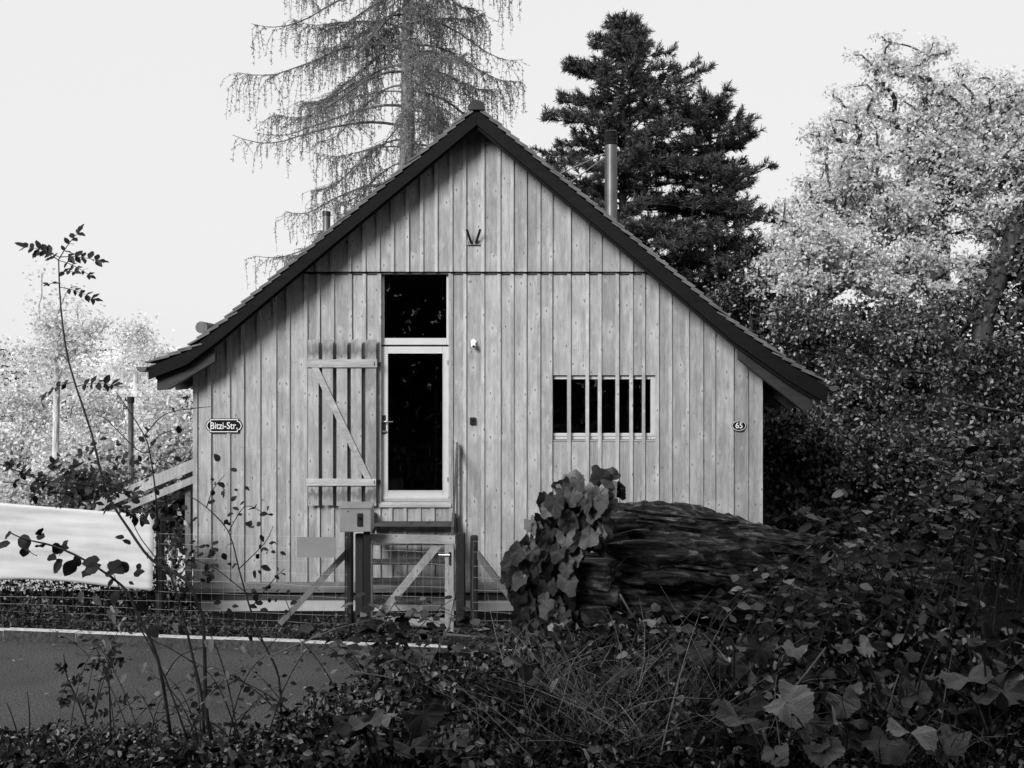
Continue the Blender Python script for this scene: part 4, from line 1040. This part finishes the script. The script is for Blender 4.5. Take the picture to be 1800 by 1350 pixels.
stem(s3, [(262, 795), (240, 790), (190, 740), (170, 730)], .004, .002, 6.6); stem(s3, [(255, 765), (290, 728), (340, 718), (370, 715)], .0035, .0015, 6.6)
stem(s3, [(262, 790), (280, 765), (310, 755)], .003, .0015, 6.6); stem(s3, [(300, 1012), (250, 950), (232, 915)], .004, .002, 6.6); stem(s3, [(340, 1165), (300, 1140), (262, 1120), (228, 1075)], .005, .002, 6.6)
for k in range(70):
    x, y = [(285, 760), (225, 800), (290, 880), (300, 960), (270, 925), (330, 1010), (240, 880), (260, 985)][k % 8]
    put_leaf(pick(SAP), W(x + rng.normal() * 24, y + rng.normal() * 26, 6.6 + rng.normal() * .15), (rng.normal(), rng.normal() * .5, rng.normal()), (rng.normal() * .5, -.5, .6), rng.uniform(.035, .065), s3, width=1.2)
s4b = W(490, 1215, 6.6)
s4 = thing('twiggy_sapling', (s4b[0], s4b[1], gz(s4b[0], s4b[1])), 'thin branching sapling in front of the boards below the shutter', 'sapling')
stem(s4, [(495, 1290), (490, 1190), (463, 1130), (440, 1070), (420, 1000), (402, 935), (363, 892), (330, 870)], .008, .002, 6.6)
for br in ([(402, 935), (430, 890), (460, 900)], [(363, 892), (375, 860), (395, 835)], [(420, 1000), (465, 955), (480, 925)], [(430, 1040), (380, 1000), (345, 985)], [(440, 1070), (480, 1020), (500, 1000)], [(463, 1130), (430, 1100), (400, 1085)], [(470, 1140), (510, 1090), (500, 1050)]): stem(s4, br, .003, .0015, 6.6)
for k in range(110):
    x, y = [(430, 900), (385, 850), (465, 945), (380, 1000), (480, 1010), (410, 1085), (440, 1040), (370, 960), (350, 985), (500, 1080)][k % 10]
    put_leaf(pick(SAP), W(x + rng.normal() * 18, y + rng.normal() * 26, 6.6 + rng.normal() * .15), (rng.normal(), rng.normal() * .5, rng.normal()), (rng.normal() * .5, -.5, .6), rng.uniform(.03, .06), s4, width=1.25)
s5b = W(180, 1270, 5.6)
s5 = thing('rose_shoot', (s5b[0], s5b[1], gz(s5b[0], s5b[1])), 'small shoots with feathered leaves against the road surface', 'sapling')
stem(s5, [(195, 1300), (193, 1230), (190, 1165)], .005, .003, 5.6); stem(s5, [(165, 1310), (140, 1240), (118, 1190), (112, 1150)], .005, .002, 5.6); stem(s5, [(50, 1330), (52, 1260), (48, 1215)], .004, .002, 5.6); stem(s5, [(40, 1330), (25, 1270), (12, 1235)], .004, .002, 5.6)
for a, b in (((190, 1165), (165, 1165)), ((190, 1165), (212, 1162)), ((190, 1165), (190, 1185)), ((190, 1163), (200, 1140)), ((125, 1200), (140, 1190)), ((120, 1195), (108, 1225)), ((132, 1225), (150, 1230)), ((130, 1220), (115, 1235)), ((150, 1250), (175, 1220)), ((118, 1180), (105, 1170)), ((195, 1240), (220, 1225)), ((195, 1250), (170, 1255))):
    compound(s5, W(*a, 5.6), W(*b, 5.55), 3, .045, SAP)
# withered pale leaves hanging among the saplings
wl = thing('withered_weed', (W(300, 1250, 6.2)[0], W(300, 1250, 6.2)[1], gz(W(300, 1250, 6.2)[0], -7.8)), 'dry weed with pale withered hanging leaves on the roadside', 'weed')
stem(wl, [(330, 1300), (290, 1190), (250, 1110), (222, 1060), (200, 1010)], .006, .002, 6.2); stem(wl, [(290, 1190), (320, 1150), (390, 1130)], .004, .002, 6.2)
stem(wl, [(420, 1300), (400, 1200), (372, 1120), (340, 1100)], .004, .002, 6.2)
for x, y in ((142, 1045), (163, 1055), (195, 1070), (205, 1075), (188, 1078), (200, 1085), (182, 1130), (192, 1135), (245, 1145), (258, 1170), (262, 1178), (285, 1178), (360, 1130), (373, 1128), (305, 1100), (330, 1105), (222, 1190), (240, 1170), (400, 1185), (390, 1200), (367, 1228), (425, 1140), (208, 1105), (260, 1105), (330, 1190), (440, 1150)):
    put_leaf(pick(WTH), W(x, y - 6, 6.2 + rng.normal() * .1), (rng.normal() * .3, rng.normal() * .3, -1), (rng.normal() * .6, -.8, .2), rng.uniform(.05, .09), wl, width=.8)

# bramble clump before the gate and shrub thicket at right
def big_shrub(name, label, d, region, n, size, base_px, stems, meshes, seed, mat=None, spread=.55):
    b = W(*base_px, d); t = thing(name, (b[0], b[1], gz(b[0], b[1])), label, 'shrub')
    xs_ = [r[0] for r in region]; c = 0
    while c < n:
        xt = rng.uniform(xs_[0], xs_[-1]); top = np.interp(xt, xs_, [r[1] for r in region]); bot = np.interp(xt, xs_, [r[2] for r in region])
        yt = top + (bot - top) * rng.random() ** 2.2 * .7; dd = d + rng.uniform(-spread, spread)
        tip = W(xt, yt, dd); bx_ = tip[0] + rng.normal() * .3; by_ = tip[1] + rng.normal() * .15
        base_ = np.array((bx_, by_, gz(bx_, by_) - .03))
        if tip[2] < base_[2] + .12: tip[2] = base_[2] + .12
        ht = tip[2] - base_[2]; over = np.array((np.sign(tip[0] - bx_) * rng.uniform(.05, .3) * ht, -rng.uniform(0, .2) * ht, -rng.uniform(.0, .12) * ht))
        ctrl = base_ + (tip - base_) * .55 + np.array((0, 0, .18 * ht)); us = np.linspace(0, 1, 9)
        P = [(1 - u) ** 2 * base_ + 2 * u * (1 - u) * ctrl + u * u * (tip + over) for u in us]
        MB().tube(P, [.0065 * (1 - .75 * u) for u in us], 5).build('stem', M['stem'], t)
        ln = sum(np.linalg.norm(P[i + 1] - P[i]) for i in range(8)); k = int(np.clip(min(ln, .8) * .85 / .05, 4, 14)); u0 = max(.22, 1 - .8 / max(ln, .1)); s0 = rng.uniform(*size); ph = rng.uniform(0, 6.28)
        for i in range(k):
            u = u0 + (1 - u0) * (i + .5) / k; j = min(7, int(u * 8)); f = u * 8 - j; p = P[j] + (P[j + 1] - P[j]) * f; tv = unit((P[j + 1] - P[j])[None])[0]
            an = ph + i * 2.6; out = np.array((math.cos(an), math.sin(an) * .8 - .2, 0)); axv = out + tv * .35 + np.array((0, 0, -.3 + rng.normal() * .25))
            put_leaf(pick(meshes), p + unit(axv[None])[0] * .02, tuple(axv), (rng.normal() * .45, -.1 + rng.normal() * .45, .9), s0 * rng.uniform(.65, 1.15) * (1.1 - .35 * u), t, width=rng.uniform(1.0, 1.4)); c += 1
            if c >= n: break
    return t
big_shrub('bramble', 'dark bramble clump growing up before the garden gate', 7.2, [(590, 1070, 1180), (640, 1035, 1180), (700, 1015, 1180), (760, 1030, 1180), (830, 1060, 1180), (930, 1080, 1180)], 295, (.075, .14), (700, 1180), [[(700, 1210), (680, 1130), (672, 1060)], [(740, 1210), (720, 1120), (700, 1040)], [(780, 1210), (760, 1110), (735, 1045)], [(700, 1200), (760, 1120), (800, 1020)], [(640, 1210), (620, 1130), (600, 1090)]], OVL, 1)
big_shrub('bramble', 'bramble hiding the kerb between the gate and the log', 7.6, [(590, 1075, 1160), (700, 1050, 1150), (800, 1060, 1150), (900, 1075, 1150), (1000, 1075, 1150)], 298, (.07, .12), (820, 1170), [], OVL, 9)
big_shrub('hazel_shrub', 'broad leaved shrub with arching stems at the log end', 6.2, [(1330, 960, 1150), (1420, 900, 1150), (1500, 890, 1150), (1580, 850, 1150), (1640, 840, 1150)], 300, (.055, .115), (1480, 1130), [[(1560, 1200), (1500, 1060), (1420, 960), (1360, 900)], [(1600, 1200), (1590, 1000), (1530, 880)], [(1430, 1200), (1440, 1050), (1490, 930)], [(1620, 1200), (1640, 980), (1600, 850)]], OVL, 2)
big_shrub('hazel_shrub', 'tallest dark broad leaved shrub rising over the bank thicket', 5.6, [(1580, 860, 1130), (1650, 790, 1130), (1720, 730, 1130), (1800, 720, 1130), (1900, 720, 1130)], 295, (.06, .13), (1720, 1120), [[(1700, 1200), (1690, 1000), (1660, 820)], [(1760, 1200), (1770, 980), (1740, 780)], [(1840, 1200), (1830, 1000), (1800, 790)], [(1440, 1110), (1560, 1060), (1650, 1000), (1740, 970), (1850, 1010)]], OVL, 3)
big_shrub('hazel_shrub', 'dark broad leaved shrub between the log end and the tallest shrub', 6.9, [(1430, 860, 1120), (1560, 810, 1120), (1700, 740, 1120), (1850, 700, 1120)], 290, (.07, .14), (1640, 1110), [], OVL, 8)
big_shrub('low_shrub', 'low leafy growth hiding the foot of the log', 5.7, [(1040, 1060, 1180), (1150, 1060, 1180), (1250, 1010, 1180), (1350, 980, 1180), (1480, 1000, 1180)], 220, (.05, .11), (1250, 1150), [[(1180, 1200), (1190, 1080), (1215, 990), (1225, 940), (1212, 900)], [(1300, 1200), (1280, 1090), (1250, 1000)], [(1400, 1200), (1380, 1050), (1320, 980)]], OVL, 4)

big_shrub('ground_ivy', 'dark leafy mat under the broken end of the log', 6.9, [(900, 1060, 1140), (960, 1030, 1140), (1040, 1030, 1140), (1120, 1050, 1140)], 230, (.06, .11), (1000, 1130), [], OVL, 7, spread=.35)
big_shrub('roadside_weed', 'loose leafy weeds between the saplings hiding the road edge', 6.4, [(240, 1200, 1290), (330, 1150, 1290), (430, 1110, 1270), (520, 1095, 1250), (600, 1085, 1230)], 260, (.045, .085), (420, 1250), [], OVL, 5)
big_shrub('roadside_weed', 'dark leafy weed standing against the mossy kerb', 9.2, [(110, 1070, 1150), (180, 1060, 1150), (300, 1085, 1150)], 90, (.05, .09), (200, 1150), [], OVL, 6, spread=.15)
# burdock: big toothed leaves on the near bank
BP = [('in the grass before the gate', [(640, 1275, .26, -.5), (660, 1300, .2, .8), (600, 1330, .24, -.2), (745, 1255, .2, .3), (770, 1300, .26, .6), (800, 1285, .14, .2), (720, 1320, .2, -.6)], 4.3, (690, 1340)),
      ('beside the dry stalks', [(930, 1190, .13, .2), (985, 1280, .15, .5), (955, 1300, .13, -.4), (1075, 1290, .2, -.3), (1100, 1330, .2, .2), (1050, 1180, .16, .4)], 4.6, (1020, 1340)),
      ('below the foot of the log', [(1290, 1175, .24, .3), (1360, 1200, .2, .2), (1230, 1150, .15, .1), (1395, 1140, .14, -.4), (1190, 1140, .13, .5), (1260, 1240, .18, .4)], 5.0, (1290, 1260)),
      ('with the largest upright leaf', [(1385, 1235, .26, .5), (1320, 1290, .3, -.2), (1300, 1265, .22, -.5), (1340, 1330, .2, .3), (1250, 1330, .2, .4), (1420, 1270, .18, .6)], 4.2, (1340, 1350)),
      ('under the arching shrub stems', [(1530, 1180, .16, .3), (1590, 1190, .18, .1), (1570, 1230, .22, -.3), (1650, 1225, .22, .2), (1520, 1140, .13, .6), (1480, 1230, .16, -.2), (1600, 1150, .13, .2)], 4.8, (1570, 1270)),
      ('on the bank edge beneath the tallest shrub', [(1730, 1155, .17, .2), (1700, 1190, .2, -.2), (1760, 1210, .26, .4), (1680, 1250, .2, .1), (1745, 1280, .24, -.3), (1790, 1170, .14, .4), (1800, 1250, .22, .2)], 4.6, (1740, 1300)),
      ('among the trailing stems at the frame of the verge', [(1600, 1290, .22, .2), (1560, 1310, .24, -.4), (1660, 1300, .18, .3), (1500, 1290, .18, .5), (1450, 1320, .2, .1)], 4.2, (1560, 1350))]
for lab, lv, d, bp in BP:
    b = W(*bp, d); t = thing('burdock_plant', (b[0], b[1], gz(b[0], b[1])), 'large toothed burdock leaves ' + lab, 'plant', 'burdock on the bank')
    for x, y, s, tw in lv + [(x + rng.normal() * 45, y + rng.normal() * 28, s * .7, rng.normal() * .6) for x, y, s, tw in lv for _ in (0,)]:
        p = W(x, y, d + rng.normal() * .1); q = W(bp[0] + (x - bp[0]) * .3, bp[1], d)
        a = np.array((tw * 1.2, -.85, -.15 + rng.normal() * .2))
        MB().tube([(q[0], q[1], gz(q[0], q[1]) - .02), (p + q) / 2 + np.array((0, 0, .04)), p], [.007, .006, .004], 5).build('leaf_stalk', M['stem'], t)
        put_leaf(pick(BUR), p - unit(a[None])[0] * s * .3, tuple(a), (rng.normal() * .35 + tw * .4, -.05 + rng.normal() * .4, 1.), min(s, .21) * rng.uniform(.7, 1.0), t, width=1.1)

# ground cover, grass, dry stalks: too many to count
def cover(n, xr, dr, hgt, ls, mat, name, label, tm=OVATE, up=.6):
    d = rng.uniform(dr[0], dr[1], n); px = rng.uniform(xr[0], xr[1], n)
    x = CX + (px - 900) / F * d; y = CY + d; h = hgt(px, d) * rng.random(n) ** .8
    P = np.stack([x, y, ground_z(x, y) + .01 + h], -1); L = rng.uniform(*ls, n)
    V_, F_ = cloud(P, rdir(n, -.15), rdir(n, up) + np.array((0, -.25, 0)), L, L * rng.uniform(.7, 1.1, n), tm)
    return tag(obj_np(name, V_, F_, mat), label, 'ground cover', kind='stuff')
def hl(px, d): return np.interp(px, [-100, 300, 500, 620, 860, 1000, 1300, 1500, 1900], [.16, .2, .24, .26, .2, .12, .12, .16, .2]) * (.75 + .5 * np.sin(px * .021 + d * 3) * np.sin(px * .0083 + 1 + d))
cover(46000, (-120, 1920), (3.6, 9.3), hl, (.02, .055), M['l_cover'], 'ground_cover', 'dense dark small leaved ground cover on the bank')
cover(3500, (900, 1950), (4.4, 7.5), lambda p, d: hl(p, d) * 1.6, (.05, .10), M['l_cover'], 'ground_cover', 'larger dark leaves of the bank undergrowth')
x_ = np.linspace(-9, 8, 9000) + rng.normal(size=9000) * .05; y_ = yk(x_) + .12 + np.abs(rng.normal(size=9000)) * .22
P = np.stack([x_, y_, .1 + .22 * rng.random(9000) ** 1.5 * (1 + .5 * np.sin(x_ * 3))], -1); L = rng.uniform(.03, .08, 9000); V_, F_ = cloud(P, rdir(9000, .2), rdir(9000, .4), L, L * .6, OVATE)
tag(obj_np('verge_weeds', V_, F_, leafmat('verge_leaves', .03, .16, .2)), 'low weeds along the foot of the fence above the kerb', 'weeds', kind='stuff')
def blades(n, xr, dr, hr, mat, name, label, wd=.005, lean=.8):
    d = rng.uniform(dr[0], dr[1], n); px = rng.normal((xr[0] + xr[1]) / 2, (xr[1] - xr[0]) / 3.2, n)
    x = CX + (px - 900) / F * d; y = CY + d; P = np.stack([x, y, ground_z(x, y)], -1); L = rng.uniform(*hr, n)
    dr_ = rng.normal(size=(n, 3)) * lean; dr_[:, 2] = 1
    Vs, Fs = [], []; side = unit(np.cross(dr_, rng.normal(size=(n, 3)))); dr_ = unit(dr_); bend = rng.normal(size=(n, 3)) * .35; bend[:, 2] = -np.abs(bend[:, 2])
    m = 5; V_ = np.zeros((n, m, 2, 3))
    for k in range(m):
        u = k / (m - 1); c = P + dr_ * (L * u)[:, None] + bend * (L * u * u)[:, None]; wv = (wd * (1 - .85 * u))
        V_[:, k, 0] = c - side * wv; V_[:, k, 1] = c + side * wv
    q = np.arange(m - 1); f = np.stack([q * 2, q * 2 + 1, q * 2 + 3, q * 2 + 2], -1); F_ = (np.arange(n)[:, None, None] * m * 2 + f[None]).reshape(-1, 4)
    return tag(obj_np(name, V_.reshape(-1, 3), F_, mat), label, 'grass', kind='stuff')
blades(1500, (860, 1300), (4.0, 5.6), (.12, .42), M['grass'], 'grass', 'tangled grass blades on the near bank')
blades(420, (880, 1280), (4.0, 5.4), (.3, .75), M['straw'], 'dry_stalks', 'pale dry stalks tangled in the grass', .0035, .8)
blades(500, (1450, 1800), (4.0, 4.8), (.2, .5), M['grass'], 'grass', 'grass blades under the burdock at the bank edge')
blades(350, (-50, 250), (4.8, 5.8), (.15, .4), M['grass'], 'grass', 'grass tufts beside the road edge')
TW = [([(780, 1115), (870, 1122), (960, 1131), (1050, 1128), (1115, 1118)], 6.9, .010, 'pale bare twig lying level under the log'), ([(470, 1155), (530, 1130), (590, 1105), (650, 1090)], 6.2, .006, 'thin twig slanting through the ground cover before the fence'),
      ([(1090, 1045), (1110, 1080), (1128, 1103)], 6.0, .007, 'short pale broken stick leaning on the log'), ([(1380, 1230), (1420, 1180), (1452, 1138)], 4.6, .006, 'straight dark stalk leaning over the burdock leaves'), ([(1342, 1285), (1352, 1320), (1362, 1350)], 4.1, .007, 'short pale upright stick among burdock leaves'),
      ([(1562, 1250), (1570, 1215), (1580, 1185)], 4.7, .004, 'thin stalk between the burdock under the shrub'), ([(620, 1180), (680, 1190), (740, 1210), (800, 1200), (880, 1250)], 5.6, .005, 'long wavy twig across the ground cover'), ([(750, 1180), (790, 1100), (800, 1040)], 6.6, .006, 'thin pale shoot rising before the gate'),
      ([(1660, 700), (1720, 715), (1800, 728)], 9.5, .012, 'pale bare branch stub high in the thicket')]
for pts, d, r_, lab in TW:
    P = [W(x, y, d + .05 * k) for k, (x, y) in enumerate(pts)]
    o = MB().tube(P, [r_ * (1 - .5 * k / len(P)) for k in range(len(P))], 6).build('twig', M['twig'], smooth=True); tag(o, lab, 'twig')

n = 260; x_ = rng.uniform(-8, 3, n); P = np.stack([x_, yk(x_) - .04 - 3.2 * rng.random(n) ** 2.2, np.full(n, .012)], -1); L = rng.uniform(.03, .07, n)
A_ = rdir(n); A_[:, 2] *= .15; N_ = rdir(n) * .35; N_[:, 2] = 1
V_, F_ = cloud(P, A_, N_, L, L * .7, OVATE); tag(obj_np('fallen_leaves', V_, F_, leafmat('fallen_leaf', .03, .4, .1)), 'fallen leaves scattered on the lane beside the kerb', 'leaves', kind='stuff')
